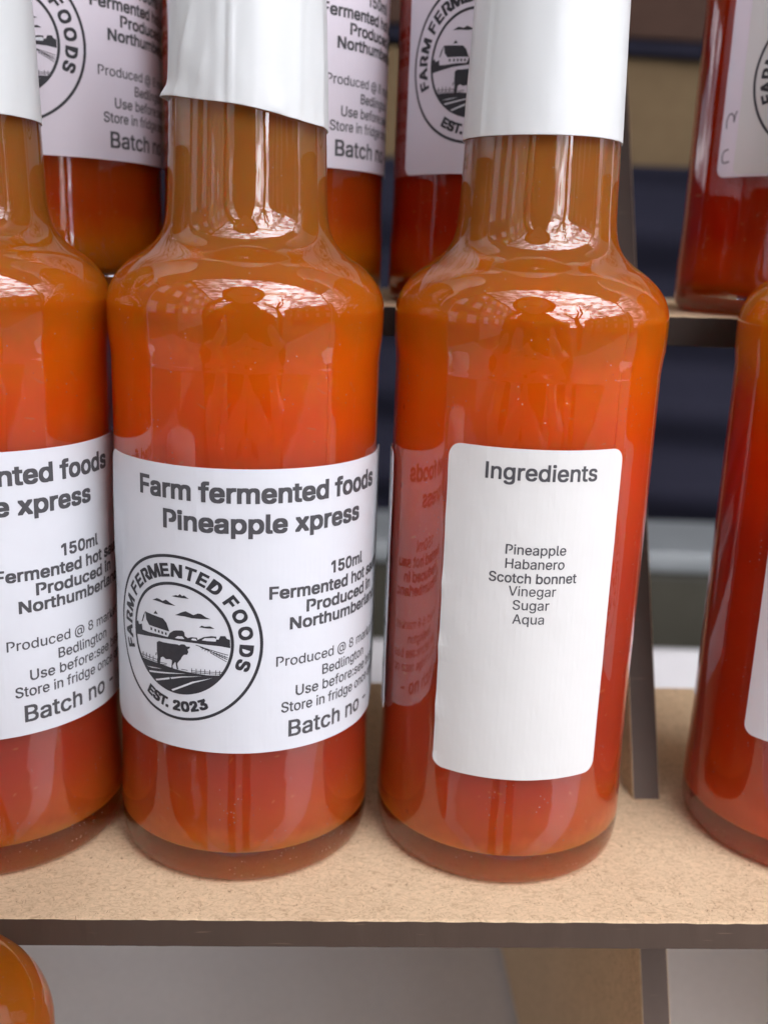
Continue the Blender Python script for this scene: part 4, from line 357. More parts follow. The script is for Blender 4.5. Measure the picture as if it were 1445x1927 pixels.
GL['h'] = (410,
 [114, 227, 114, 0, 53, 0, 53, 509, 114, 509, 114, 287, 102, 287, 116, 319, 132, 344, 152, 362, 175, 374, 200, 382, 227, 384, 252, 383, 275, 377, 295, 369, 313, 356, 328, 340, 341, 321, 350, 298, 355, 271, 357, 240, 357, 0, 296, 0, 296, 235, 293, 263, 286, 286, 273, 304, 256, 318, 235, 326, 210, 329, 192, 328, 176, 324, 161, 317, 147, 308, 136, 297, 126, 283, 119, 266, 115, 248],
 [8, 16, 17, 20, 25, 26, 6, 34, 35, 0, 2, 38, 20, 21, 25, 6, 7, 33, 4, 5, 6, 11, 12, 13, 17, 30, 31, 18, 28, 29, 7, 8, 31, 9, 10, 15, 11, 13, 14, 8, 9, 16, 10, 11, 14, 6, 35, 36, 18, 29, 30, 2, 37, 38, 0, 1, 2, 19, 26, 27, 19, 20, 26, 7, 31, 32, 6, 36, 37, 7, 32, 33, 10, 14, 15, 22, 23, 24, 2, 6, 37, 19, 27, 28, 9, 15, 16, 21, 24, 25, 18, 19, 28, 8, 17, 31, 6, 33, 34, 17, 18, 30, 2, 3, 4, 21, 22, 24, 2, 4, 6])
GL['i'] = (167,
 [84, 443, 73, 444, 63, 448, 54, 455, 47, 463, 43, 472, 41, 483, 43, 494, 47, 504, 54, 512, 63, 518, 73, 522, 84, 524, 95, 522, 105, 518, 114, 512, 121, 504, 125, 494, 126, 483, 125, 472, 121, 463, 114, 455, 105, 448, 95, 444, 53, 0, 53, 379, 114, 379, 114, 0],
 [1, 22, 23, 4, 19, 20, 7, 8, 16, 5, 18, 19, 11, 12, 13, 3, 20, 21, 7, 16, 17, 2, 3, 21, 6, 17, 18, 6, 7, 17, 10, 13, 14, 0, 1, 23, 9, 14, 15, 1, 2, 22, 9, 10, 14, 8, 15, 16, 8, 9, 15, 10, 11, 13, 5, 6, 18, 24, 25, 26, 4, 5, 19, 24, 26, 27, 3, 4, 20, 2, 21, 22])
GL['k'] = (381,
 [110, 137, 110, 212, 121, 212, 284, 379, 360, 379, 184, 199, 177, 199, 53, 0, 53, 509, 114, 509, 114, 0, 294, 0, 148, 186, 191, 229, 372, 0],
 [1, 2, 10, 0, 7, 14, 5, 13, 14, 0, 1, 7, 1, 9, 10, 0, 5, 6, 2, 10, 12, 10, 11, 12, 4, 5, 13, 2, 4, 13, 2, 3, 4, 10, 11, 14, 7, 8, 9, 1, 7, 9, 2, 12, 13, 0, 5, 14, 7, 10, 14])
GL['l'] = (189,
 [139, -2, 112, 0, 91, 8, 74, 20, 62, 37, 55, 59, 53, 84, 53, 509, 114, 509, 114, 99, 114, 83, 117, 71, 120, 62, 126, 57, 135, 53, 146, 52, 152, 52, 157, 52, 160, 53, 164, 53, 167, 54, 170, 54, 181, 3, 175, 1, 169, 0, 162, -1, 154, -2, 147, -2],
 [4, 14, 15, 2, 3, 22, 1, 22, 23, 20, 21, 22, 4, 15, 22, 3, 4, 22, 1, 23, 24, 5, 10, 11, 6, 7, 8, 16, 17, 22, 6, 8, 9, 5, 6, 10, 1, 24, 25, 5, 11, 12, 17, 18, 22, 0, 25, 26, 1, 2, 22, 5, 12, 13, 18, 19, 22, 6, 9, 10, 4, 13, 14, 4, 5, 13, 19, 20, 22, 0, 1, 25, 0, 26, 27, 15, 16, 22])
GL['m'] = (610,
 [53, 0, 53, 379, 112, 379, 112, 295, 108, 295, 114, 314, 122, 331, 132, 346, 144, 358, 158, 368, 172, 376, 187, 382, 203, 385, 219, 386, 245, 383, 268, 375, 287, 361, 303, 342, 314, 320, 321, 295, 312, 295, 318, 312, 326, 329, 337, 343, 350, 356, 364, 366, 381, 375, 398, 381, 417, 385, 437, 386, 458, 385, 478, 380, 497, 372, 514, 361, 529, 346, 541, 328, 550, 307, 555, 283, 557, 255, 557, 0, 496, 0, 496, 254, 493, 279, 485, 298, 473, 313, 456, 323, 438, 329, 419, 330, 402, 329, 387, 326, 374, 320, 363, 312, 353, 302, 345, 290, 340, 277, 336, 263, 335, 247, 335, 0, 274, 0, 274, 260, 272, 280, 265, 297, 253, 311, 238, 322, 220, 328, 199, 330, 185, 329, 171, 326, 158, 320, 145, 312, 135, 302, 126, 289, 119, 274, 115, 257, 114, 238, 114, 0],
 [5, 68, 69, 20, 53, 60, 0, 4, 72, 6, 65, 66, 8, 16, 17, 36, 44, 45, 19, 20, 61, 10, 11, 15, 22, 23, 47, 5, 6, 66, 53, 54, 60, 0, 73, 74, 26, 31, 32, 38, 39, 41, 18, 64, 65, 4, 70, 71, 19, 61, 62, 0, 74, 75, 25, 32, 33, 26, 27, 31, 0, 2, 4, 21, 49, 50, 25, 26, 32, 9, 10, 15, 6, 7, 17, 0, 1, 2, 8, 9, 16, 28, 29, 30, 17, 18, 65, 21, 50, 51, 56, 57, 58, 5, 66, 67, 20, 60, 61, 4, 5, 69, 35, 45, 46, 4, 69, 70, 4, 71, 72, 18, 63, 64, 24, 25, 33, 24, 33, 34, 55, 56, 59, 18, 19, 62, 37, 42, 43, 20, 21, 51, 5, 67, 68, 18, 62, 63, 35, 46, 47, 27, 30, 31, 36, 43, 44, 23, 35, 47, 21, 22, 49, 54, 59, 60, 37, 38, 42, 11, 14, 15, 9, 15, 16, 20, 51, 52, 20, 52, 53, 22, 48, 49, 36, 37, 43, 54, 55, 59, 22, 47, 48, 56, 58, 59, 7, 8, 17, 35, 36, 45, 27, 28, 30, 11, 12, 14, 38, 41, 42, 0, 72, 73, 39, 40, 41, 2, 3, 4, 6, 17, 65, 23, 24, 34, 12, 13, 14, 23, 34, 35])
GL['n'] = (410,
 [114, 227, 114, 0, 53, 0, 53, 379, 112, 379, 112, 287, 102, 287, 116, 319, 132, 344, 152, 362, 175, 374, 200, 382, 227, 384, 252, 383, 275, 377, 295, 369, 313, 356, 328, 340, 341, 321, 350, 298, 355, 271, 357, 240, 357, 0, 296, 0, 296, 235, 293, 263, 286, 286, 273, 304, 256, 318, 235, 326, 210, 329, 192, 328, 176, 324, 161, 317, 147, 308, 136, 297, 126, 283, 119, 266, 115, 248],
 [8, 16, 17, 20, 25, 26, 6, 34, 35, 0, 2, 38, 20, 21, 25, 6, 7, 33, 4, 5, 6, 11, 12, 13, 17, 30, 31, 18, 28, 29, 7, 8, 31, 9, 10, 15, 11, 13, 14, 8, 9, 16, 10, 11, 14, 6, 35, 36, 18, 29, 30, 2, 37, 38, 0, 1, 2, 19, 26, 27, 19, 20, 26, 7, 31, 32, 6, 36, 37, 7, 32, 33, 10, 14, 15, 22, 23, 24, 2, 6, 37, 19, 27, 28, 9, 15, 16, 21, 24, 25, 18, 19, 28, 8, 17, 31, 6, 33, 34, 17, 18, 30, 2, 3, 4, 21, 22, 24, 2, 4, 6])
GL['o'] = (415,
 [207, -8, 174, -5, 144, 3, 117, 16, 93, 35, 72, 58, 56, 85, 44, 116, 37, 150, 34, 187, 37, 225, 44, 260, 56, 291, 72, 318, 93, 341, 117, 360, 144, 374, 174, 382, 207, 384, 241, 382, 271, 374, 299, 360, 323, 341, 343, 318, 359, 291, 371, 260, 379, 225, 381, 187, 379, 150, 371, 116, 359, 85, 343, 58, 323, 35, 299, 16, 271, 3, 241, -5, 207, 46, 231, 49, 252, 55, 270, 66, 285, 80, 298, 97, 307, 117, 314, 139, 318, 163, 319, 187, 318, 212, 314, 236, 307, 258, 298, 278, 285, 296, 270, 310, 252, 321, 231, 328, 207, 330, 184, 328, 163, 321, 145, 310, 130, 296, 118, 278, 108, 258, 102, 236, 98, 212, 96, 187, 98, 163, 102, 139, 108, 117, 118, 97, 130, 80, 145, 66, 163, 55, 184, 49],
 [5, 68, 69, 14, 15, 21, 8, 9, 63, 24, 49, 50, 6, 7, 67, 5, 69, 70, 3, 4, 32, 25, 26, 48, 29, 30, 41, 11, 12, 59, 7, 8, 65, 13, 56, 57, 28, 29, 43, 7, 66, 67, 31, 38, 39, 4, 5, 70, 4, 70, 71, 23, 53, 54, 8, 63, 64, 16, 19, 20, 24, 50, 51, 27, 28, 44, 6, 67, 68, 31, 32, 38, 26, 27, 46, 10, 11, 60, 30, 31, 40, 24, 25, 49, 8, 64, 65, 15, 20, 21, 23, 24, 51, 16, 17, 19, 28, 43, 44, 5, 6, 68, 2, 3, 33, 32, 36, 37, 13, 22, 54, 11, 59, 60, 17, 18, 19, 31, 39, 40, 2, 33, 34, 10, 60, 61, 26, 46, 47, 32, 37, 38, 15, 16, 20, 13, 14, 22, 26, 47, 48, 29, 41, 42, 23, 51, 52, 0, 1, 35, 27, 44, 45, 4, 36, 71, 1, 34, 35, 1, 2, 34, 12, 57, 58, 12, 58, 59, 13, 54, 55, 25, 48, 49, 13, 55, 56, 3, 32, 33, 7, 65, 66, 22, 23, 54, 29, 42, 43, 27, 45, 46, 12, 13, 57, 9, 62, 63, 4, 32, 36, 10, 61, 62, 9, 10, 62, 14, 21, 22, 30, 40, 41, 23, 52, 53])
GL['p'] = (424,
 [53, -143, 53, 379, 112, 379, 112, 319, 118, 319, 123, 327, 130, 336, 137, 346, 147, 355, 158, 364, 171, 373, 188, 379, 207, 383, 229, 384, 259, 382, 287, 374, 313, 361, 335, 342, 354, 320, 370, 293, 381, 261, 388, 227, 390, 189, 388, 151, 381, 116, 370, 84, 355, 57, 336, 34, 313, 16, 288, 3, 260, -6, 229, -8, 208, -7, 189, -3, 173, 4, 159, 12, 147, 21, 138, 31, 130, 41, 124, 50, 118, 59, 114, 59, 114, -143, 220, 47, 242, 49, 262, 55, 279, 66, 294, 80, 306, 97, 316, 117, 323, 139, 327, 163, 328, 189, 327, 215, 323, 239, 316, 261, 307, 281, 295, 298, 280, 311, 262, 322, 243, 328, 220, 330, 198, 328, 178, 322, 161, 312, 147, 299, 134, 282, 125, 263, 118, 241, 114, 216, 113, 189, 114, 162, 118, 138, 125, 115, 135, 95, 147, 78, 162, 65, 179, 55, 198, 49],
 [10, 11, 15, 4, 65, 66, 0, 41, 42, 26, 45, 46, 38, 43, 78, 20, 21, 55, 30, 32, 33, 21, 22, 53, 6, 7, 17, 8, 9, 16, 4, 5, 63, 4, 66, 67, 27, 28, 37, 26, 46, 47, 4, 67, 68, 26, 27, 45, 19, 20, 56, 4, 63, 64, 23, 24, 50, 22, 23, 51, 7, 8, 17, 40, 41, 76, 0, 41, 73, 12, 13, 14, 8, 16, 17, 38, 39, 78, 27, 38, 43, 41, 75, 76, 6, 17, 61, 0, 4, 68, 5, 61, 62, 27, 43, 44, 25, 47, 48, 0, 2, 3, 24, 25, 48, 18, 58, 59, 28, 35, 36, 17, 18, 61, 40, 76, 77, 11, 14, 15, 41, 73, 74, 28, 29, 35, 41, 74, 75, 39, 77, 78, 9, 10, 16, 18, 59, 60, 21, 53, 54, 19, 56, 57, 19, 57, 58, 21, 54, 55, 23, 50, 51, 5, 62, 63, 24, 48, 49, 29, 30, 33, 22, 51, 52, 0, 3, 4, 10, 15, 16, 4, 64, 65, 11, 12, 14, 28, 36, 37, 18, 19, 58, 29, 33, 34, 24, 49, 50, 0, 68, 69, 39, 40, 77, 29, 34, 35, 27, 37, 38, 0, 69, 70, 18, 60, 61, 0, 70, 71, 25, 26, 47, 0, 1, 2, 20, 55, 56, 27, 44, 45, 0, 71, 72, 5, 6, 61, 0, 72, 73, 22, 52, 53, 30, 31, 32])
GL['q'] = (424,
 [372, -143, 311, -143, 311, 59, 306, 59, 301, 50, 295, 41, 287, 31, 277, 21, 266, 12, 252, 4, 236, -3, 217, -7, 195, -8, 165, -6, 137, 3, 111, 16, 89, 34, 70, 57, 55, 84, 43, 116, 36, 151, 34, 189, 36, 227, 43, 261, 55, 293, 70, 320, 89, 342, 112, 361, 137, 374, 165, 382, 196, 384, 218, 383, 237, 379, 253, 373, 267, 364, 278, 355, 287, 346, 295, 336, 301, 327, 307, 319, 313, 319, 313, 379, 372, 379, 205, 47, 226, 49, 246, 55, 263, 65, 278, 78, 290, 95, 299, 115, 306, 138, 310, 162, 312, 189, 310, 216, 306, 241, 300, 263, 290, 282, 278, 299, 263, 312, 246, 322, 227, 328, 205, 330, 182, 328, 162, 322, 145, 311, 130, 298, 118, 281, 108, 261, 102, 239, 98, 215, 96, 189, 98, 163, 102, 139, 109, 117, 118, 97, 130, 80, 145, 66, 162, 55, 182, 49],
 [6, 7, 15, 8, 9, 14, 24, 64, 65, 11, 12, 13, 39, 40, 58, 19, 72, 73, 0, 52, 53, 23, 24, 66, 27, 34, 35, 7, 8, 15, 5, 43, 44, 22, 23, 67, 0, 53, 54, 21, 70, 71, 0, 49, 50, 19, 73, 74, 38, 59, 60, 25, 62, 63, 20, 71, 72, 6, 15, 16, 40, 41, 42, 20, 21, 71, 23, 66, 67, 0, 50, 51, 17, 18, 75, 21, 22, 69, 0, 51, 52, 24, 65, 66, 24, 25, 64, 22, 68, 69, 10, 13, 14, 19, 20, 72, 4, 44, 45, 2, 47, 48, 0, 2, 49, 0, 40, 42, 4, 5, 44, 9, 10, 14, 2, 48, 49, 3, 45, 46, 40, 54, 55, 26, 27, 35, 5, 16, 43, 38, 60, 61, 22, 67, 68, 38, 39, 59, 2, 46, 47, 29, 30, 31, 40, 56, 57, 5, 6, 16, 40, 57, 58, 18, 19, 74, 39, 58, 59, 28, 29, 32, 3, 4, 45, 27, 28, 33, 28, 32, 33, 26, 37, 61, 26, 35, 36, 40, 55, 56, 17, 75, 76, 18, 74, 75, 2, 3, 46, 17, 76, 77, 26, 36, 37, 27, 33, 34, 16, 43, 78, 16, 17, 77, 0, 1, 2, 37, 38, 61, 8, 14, 15, 21, 69, 70, 29, 31, 32, 0, 40, 54, 25, 61, 62, 10, 11, 13, 16, 77, 78, 25, 26, 61, 25, 63, 64])
GL['r'] = (259,
 [53, 0, 53, 379, 112, 379, 112, 321, 115, 321, 124, 339, 137, 354, 152, 367, 171, 377, 191, 383, 213, 385, 218, 385, 223, 385, 229, 384, 235, 384, 240, 384, 243, 384, 243, 322, 241, 323, 236, 324, 230, 324, 223, 325, 215, 326, 207, 326, 190, 324, 174, 321, 159, 315, 146, 306, 135, 296, 126, 284, 119, 269, 115, 254, 114, 237, 114, 0],
 [9, 12, 13, 0, 32, 33, 8, 9, 17, 4, 28, 29, 5, 19, 20, 4, 24, 25, 9, 13, 14, 4, 29, 30, 5, 20, 21, 6, 17, 18, 6, 7, 17, 4, 25, 26, 0, 1, 2, 5, 6, 19, 0, 4, 31, 4, 30, 31, 4, 5, 23, 9, 14, 15, 0, 2, 3, 9, 10, 11, 5, 21, 22, 9, 11, 12, 6, 18, 19, 9, 15, 16, 4, 26, 27, 4, 27, 28, 0, 3, 4, 7, 8, 17, 0, 31, 32, 4, 23, 24, 5, 22, 23, 9, 16, 17])
GL['s'] = (365,
 [182, -8, 157, -7, 133, -3, 112, 3, 93, 12, 76, 24, 62, 38, 50, 54, 41, 73, 36, 94, 94, 107, 101, 87, 111, 72, 124, 60, 141, 52, 160, 47, 181, 45, 206, 47, 227, 53, 244, 62, 258, 74, 265, 88, 268, 103, 266, 115, 262, 126, 254, 136, 243, 144, 229, 150, 212, 155, 149, 170, 118, 180, 92, 192, 72, 208, 58, 227, 50, 249, 47, 274, 49, 295, 55, 314, 65, 332, 79, 347, 95, 360, 115, 370, 137, 378, 161, 383, 187, 384, 212, 383, 234, 379, 254, 372, 271, 363, 286, 352, 299, 339, 309, 324, 318, 308, 324, 290, 268, 277, 262, 291, 254, 304, 243, 316, 228, 325, 210, 331, 187, 333, 166, 331, 147, 326, 131, 317, 119, 305, 111, 292, 109, 277, 110, 264, 115, 253, 124, 243, 136, 235, 152, 229, 172, 223, 229, 209, 261, 200, 287, 187, 306, 171, 320, 153, 328, 131, 331, 107, 329, 85, 323, 65, 312, 47, 298, 31, 281, 18, 260, 6, 236, -2, 210, -7],
 [28, 29, 77, 39, 40, 49, 5, 6, 83, 31, 32, 74, 33, 69, 70, 51, 57, 58, 6, 16, 83, 4, 5, 84, 3, 4, 85, 37, 61, 62, 53, 54, 55, 33, 70, 71, 34, 67, 68, 42, 46, 47, 24, 25, 78, 37, 62, 63, 6, 14, 15, 53, 55, 56, 30, 31, 75, 51, 58, 59, 36, 37, 64, 6, 15, 16, 33, 71, 72, 8, 9, 11, 18, 19, 82, 2, 3, 86, 34, 68, 69, 52, 53, 56, 20, 21, 80, 51, 52, 57, 5, 83, 84, 23, 24, 79, 25, 26, 78, 35, 36, 65, 29, 76, 77, 6, 7, 14, 19, 81, 82, 7, 8, 12, 19, 20, 81, 21, 22, 80, 42, 43, 46, 41, 42, 47, 30, 75, 76, 35, 65, 66, 33, 34, 69, 17, 18, 82, 31, 74, 75, 20, 80, 81, 40, 41, 48, 37, 63, 64, 41, 47, 48, 38, 60, 61, 35, 66, 67, 51, 59, 60, 38, 39, 50, 32, 33, 72, 1, 2, 87, 36, 64, 65, 32, 72, 73, 27, 28, 77, 32, 73, 74, 0, 1, 87, 50, 51, 60, 9, 10, 11, 40, 48, 49, 16, 17, 82, 34, 35, 67, 26, 27, 78, 39, 49, 50, 2, 86, 87, 4, 84, 85, 24, 78, 79, 7, 12, 13, 52, 56, 57, 37, 38, 61, 3, 85, 86, 7, 13, 14, 29, 30, 76, 22, 23, 79, 43, 44, 45, 43, 45, 46, 22, 79, 80, 27, 77, 78, 16, 82, 83, 38, 50, 60, 8, 11, 12])
GL['t'] = (227,
 [204, 379, 204, 327, 6, 327, 6, 379, 65, 471, 126, 471, 126, 98, 127, 83, 130, 70, 136, 61, 144, 55, 156, 51, 170, 50, 175, 50, 180, 50, 185, 51, 191, 52, 197, 53, 202, 54, 213, 2, 207, 0, 200, -2, 192, -3, 184, -3, 176, -4, 168, -4, 138, -1, 113, 7, 92, 21, 77, 41, 68, 64, 65, 93],
 [19, 28, 29, 22, 23, 25, 12, 13, 19, 7, 30, 31, 16, 17, 19, 0, 1, 2, 12, 19, 29, 10, 11, 29, 19, 26, 27, 17, 18, 19, 5, 6, 31, 19, 20, 26, 7, 8, 30, 21, 22, 25, 0, 2, 3, 13, 14, 19, 19, 27, 28, 14, 15, 19, 9, 29, 30, 9, 10, 29, 6, 7, 31, 20, 21, 26, 8, 9, 30, 23, 24, 25, 11, 12, 29, 4, 5, 31, 15, 16, 19, 21, 25, 26])
GL['u'] = (410,
 [182, -5, 158, -3, 135, 2, 115, 11, 97, 23, 82, 39, 69, 59, 60, 82, 54, 109, 53, 139, 53, 379, 114, 379, 114, 144, 116, 117, 124, 94, 137, 75, 154, 61, 175, 53, 200, 50, 218, 51, 234, 55, 249, 62, 263, 71, 274, 83, 283, 97, 290, 113, 295, 132, 296, 153, 296, 379, 357, 379, 357, 0, 298, 0, 298, 92, 307, 92, 294, 60, 277, 35, 257, 17, 234, 5, 209, -3],
 [6, 15, 16, 9, 12, 13, 6, 7, 15, 2, 3, 37, 5, 6, 17, 27, 28, 29, 20, 21, 34, 8, 13, 14, 24, 32, 33, 6, 16, 17, 23, 32, 34, 26, 30, 33, 30, 31, 34, 1, 2, 38, 22, 23, 34, 27, 29, 30, 8, 9, 13, 2, 37, 38, 18, 19, 35, 30, 33, 34, 24, 25, 33, 26, 27, 30, 19, 20, 35, 0, 1, 38, 31, 32, 34, 23, 24, 32, 21, 22, 34, 4, 5, 35, 4, 35, 36, 9, 10, 11, 9, 11, 12, 3, 36, 37, 3, 4, 36, 7, 8, 14, 5, 17, 18, 7, 14, 15, 5, 18, 35, 20, 34, 35, 25, 26, 33])
GL['x'] = (379,
 [21, 0, 171, 218, 171, 171, 29, 379, 100, 379, 147, 306, 159, 287, 170, 270, 179, 253, 188, 237, 198, 221, 207, 206, 175, 206, 185, 221, 194, 237, 202, 253, 211, 270, 222, 287, 233, 306, 282, 379, 352, 379, 209, 169, 209, 214, 358, 0, 287, 0, 231, 85, 219, 103, 209, 120, 200, 136, 191, 152, 182, 167, 173, 182, 205, 182, 195, 167, 187, 152, 178, 136, 170, 120, 160, 103, 148, 85, 91, 0],
 [0, 36, 37, 9, 10, 13, 0, 1, 12, 0, 37, 38, 2, 4, 5, 23, 26, 27, 1, 9, 13, 11, 12, 31, 10, 14, 22, 18, 19, 20, 11, 22, 23, 18, 20, 21, 11, 31, 32, 29, 30, 34, 10, 13, 14, 2, 5, 6, 2, 6, 7, 1, 2, 7, 23, 27, 28, 0, 38, 39, 16, 21, 22, 23, 32, 33, 0, 34, 35, 0, 30, 31, 29, 33, 34, 14, 15, 22, 0, 30, 34, 16, 17, 21, 1, 7, 8, 10, 11, 22, 0, 35, 36, 23, 28, 29, 17, 18, 21, 1, 12, 13, 23, 29, 33, 0, 12, 31, 2, 3, 4, 23, 24, 25, 23, 25, 26, 15, 16, 22, 11, 23, 32, 1, 8, 9])
GL[' '] = (188,
 [],
 [])
EMBLEM = {'dark': [
[-5.23, 6.26, -4.13, 6.81, -3.49, 6.73, -2.86, 6.53, -2.11, 6.92, -1.29, 6.54, -0.14, 6.11, -2.25, 6.07, -3.5, 6.23, -4.54, 6.27],
[-0.91, 7.79, 0.01, 8.15, 0.34, 8.08, 0.79, 8.44, 1.22, 8.14, 1.55, 8.33, 2.08, 8.02, 2.5, 7.81, 1.22, 7.77, 0.11, 7.76],
[-0.28, 4.39, 0.96, 5.09, 1.83, 5.45, 2.57, 5.2, 3.3, 4.93, 4.13, 5.34, 4.74, 5.3, 5.63, 4.78, 6.42, 4.51, 4.52, 4.38, 3.09, 4.31, 1.6, 4.45],
[4.31, 2.81, 4.82, 3.17, 5.32, 3.02, 6.31, 3.17, 7.1, 2.8, 5.72, 2.71],
[-7.27, 3.58, -2.81, 3.28, -2.08, 2.6, -1.47, 1.11, -3.75, 1.21, -6.23, 1.27, -6.95, 2.1],
[-7.27, 3.58, -7.49, 2.63, -7.98, 1.48, -8.31, 1.39, -7.81, 2.71],
[-4.54, 4.39, -3.97, 3.82, -5.02, 3.72],
[-5.86, 0.95, -5.44, 0.93, -5.45, 0.42, -5.88, 0.44],
[-4.85, 0.9, -4.45, 0.88, -4.46, 0.37, -4.87, 0.4],
[-4.02, 0.87, -3.63, 0.84, -3.64, 0.35, -4.03, 0.39],
[-3.22, 0.83, -2.84, 0.78, -2.85, 0.3, -3.23, 0.34],
[-2.42, 0.79, -2.05, 0.74, -2.06, 0.28, -2.43, 0.33],
[-4.35, -1.55, -3.81, -1.17, -2.91, -1.22, -1.2, -1.12, 0.19, -1.02, 0.46, -1.14, 0.87, -0.86, 1.53, -0.79, 1.96, -1.12, 2.64, -1.04, 2.49, -1.39, 2.12, -1.61, 2.27, -2.11, 2.04, -2.63, 1.39, -2.77, 1.05, -3.17, 0.78, -3.72, 0.27, -4.33, 0.04, -4.69, 0.25, -5.75, -0.07, -5.81, -0.33, -4.43, -0.61, -4.72, -0.95, -5.31, -0.82, -5.92, -1.22, -5.9, -1.07, -4.28, -1.5, -4.16, -2.36, -4.35, -2.98, -4.01, -3.5, -4.24, -3.67, -5.09, -3.69, -5.98, -4.17, -6.0, -4.42, -5.28, -4.29, -4.39, -4.39, -3.15],
[-4.65, -3.64, -4.43, -3.41, -4.55, -4.08, -4.77, -4.13],
[-10.02, 0.91, -9.42, 1.21, -9.16, 0.6, -8.26, 0.94, -8.11, -0.11, -6.42, -0.12, -4.18, 0.02, -1.85, -0.01, -1.4, 0.84, -0.68, 1.39, -0.11, 1.58, 1.17, 1.76, 1.52, 1.48, 1.64, 0.8, 2.19, 0.51, 2.83, 0.77, 3.88, 0.82, 4.04, 0.43, 5.1, 1.05, 6.5, 1.38, 7.38, 1.35, 7.38, 0.84, 7.77, 0.82, 8.1, 1.5, 8.94, 1.54, 9.22, 1.06, 9.76, 0.87, 9.8, -0.69, 7.86, -0.41, 3.66, -0.26, -1.18, -0.33, -5.01, -0.66, -9.86, -1.48],
[-5.71, -5.51, -3.01, -5.56, 0.11, -5.84, 3.18, -5.95, 5.85, -6.04, 8.05, -5.94, 7.53, -6.58, 6.95, -7.19, 6.33, -7.74, 5.66, -8.24, 4.96, -8.68, 4.22, -9.07, 3.45, -9.39, 2.66, -9.64, 1.85, -9.83, 1.02, -9.95, 0.19, -10.0, -0.64, -9.98, -1.47, -9.89, -2.29, -9.73, -3.09, -9.51, -3.87, -9.22, -4.62, -8.87, -5.35, -8.45, -6.03, -7.98, -6.67, -7.45, -7.27, -6.87, -7.82, -6.24, -8.31, -5.57],
[-8.59, -4.96, -4.33, -4.92, -4.28, -4.81, -8.52, -4.84],
[-8.54, -5.42, -4.48, -5.38, -4.43, -5.27, -8.47, -5.3],
[-3.93, -5.31, -2.14, -5.2, -2.11, -5.09, -3.9, -5.2],
[-3.8, -5.64, -2.27, -5.48, -2.24, -5.37, -3.78, -5.53],
[2.75, -5.58, 8.47, -5.37, 8.47, -5.27, 2.76, -5.48],
[2.96, -5.89, 8.33, -5.71, 8.34, -5.61, 2.97, -5.78],
[0.78, -5.66, 2.1, -5.64, 2.12, -5.53, 0.8, -5.55],
[-8.17, -4.39, -8.21, -5.35, -8.01, -5.29, -7.97, -4.34],
[-7.2, -4.33, -7.24, -5.28, -7.05, -5.22, -7.02, -4.27],
[-6.29, -4.35, -6.32, -5.29, -6.14, -5.24, -6.11, -4.3],
[-5.42, -4.43, -5.45, -5.38, -5.28, -5.33, -5.25, -4.39],
[2.81, -5.12, 2.79, -6.05, 2.92, -6.03, 2.93, -5.1],
[3.65, -5.06, 3.64, -5.99, 3.77, -5.97, 3.77, -5.05],
[4.48, -5.04, 4.47, -5.97, 4.59, -5.95, 4.6, -5.03],
[5.25, -4.99, 5.25, -5.92, 5.37, -5.9, 5.38, -4.98],
[6.12, -4.99, 6.12, -5.91, 6.24, -5.9, 6.24, -4.98],
[7.2, -4.98, 7.19, -5.9, 7.31, -5.89, 7.31, -4.97],
[7.88, -5.02, 7.88, -5.94, 8.0, -5.93, 8.0, -5.01],
[3.64, -0.63, 9.43, -2.09, 9.47, -1.97, 3.68, -0.5],
[4.45, -0.94, 9.39, -2.58, 9.43, -2.47, 4.5, -0.82],
[5.26, -1.01, 9.28, -2.94, 9.34, -2.83, 5.32, -0.9],
[6.25, -1.78, 9.15, -3.34, 9.2, -3.23, 6.31, -1.67],
[5.04, -0.89, 4.76, -1.33, 4.84, -1.38, 5.13, -0.94],
[5.52, -1.03, 5.28, -1.51, 5.37, -1.55, 5.61, -1.07],
[6.0, -1.17, 5.8, -1.69, 5.89, -1.72, 6.09, -1.21],
[6.48, -1.32, 6.31, -1.88, 6.41, -1.9, 6.57, -1.35],
[6.95, -1.48, 6.83, -2.06, 6.92, -2.08, 7.04, -1.49],
[7.42, -1.63, 7.34, -2.26, 7.43, -2.26, 7.52, -1.64],
[7.89, -1.79, 7.85, -2.46, 7.94, -2.46, 7.98, -1.79],
[8.35, -1.95, 8.35, -2.66, 8.45, -2.65, 8.45, -1.95],
[8.82, -2.12, 8.86, -2.86, 8.95, -2.85, 8.92, -2.11]],
'light': [
[-0.36, 0.08, 0.22, 0.56, 1.11, 0.67, 1.54, 0.25, 0.43, 0.1],
[2.79, 0.27, 3.04, 0.55, 3.71, 0.6, 3.91, 0.25, 3.25, 0.21],
[4.79, 0.44, 5.3, 0.86, 6.99, 1.09, 7.38, 0.92, 7.28, 0.42, 5.9, 0.39],
[-7.1, -6.83, -4.62, -6.5, -3.29, -6.39, -5.75, -6.83],
[-6.51, -7.52, -2.04, -6.78, 1.89, -6.26, -1.8, -6.98, -6.31, -7.8],
[-4.9, -8.78, -1.81, -7.71, 1.0, -6.94, 4.84, -6.3, 0.99, -7.13, -4.63, -9.01],
[-1.25, -9.88, 2.95, -7.61, 6.65, -6.49, 3.16, -7.87, -0.9, -10.08]]}
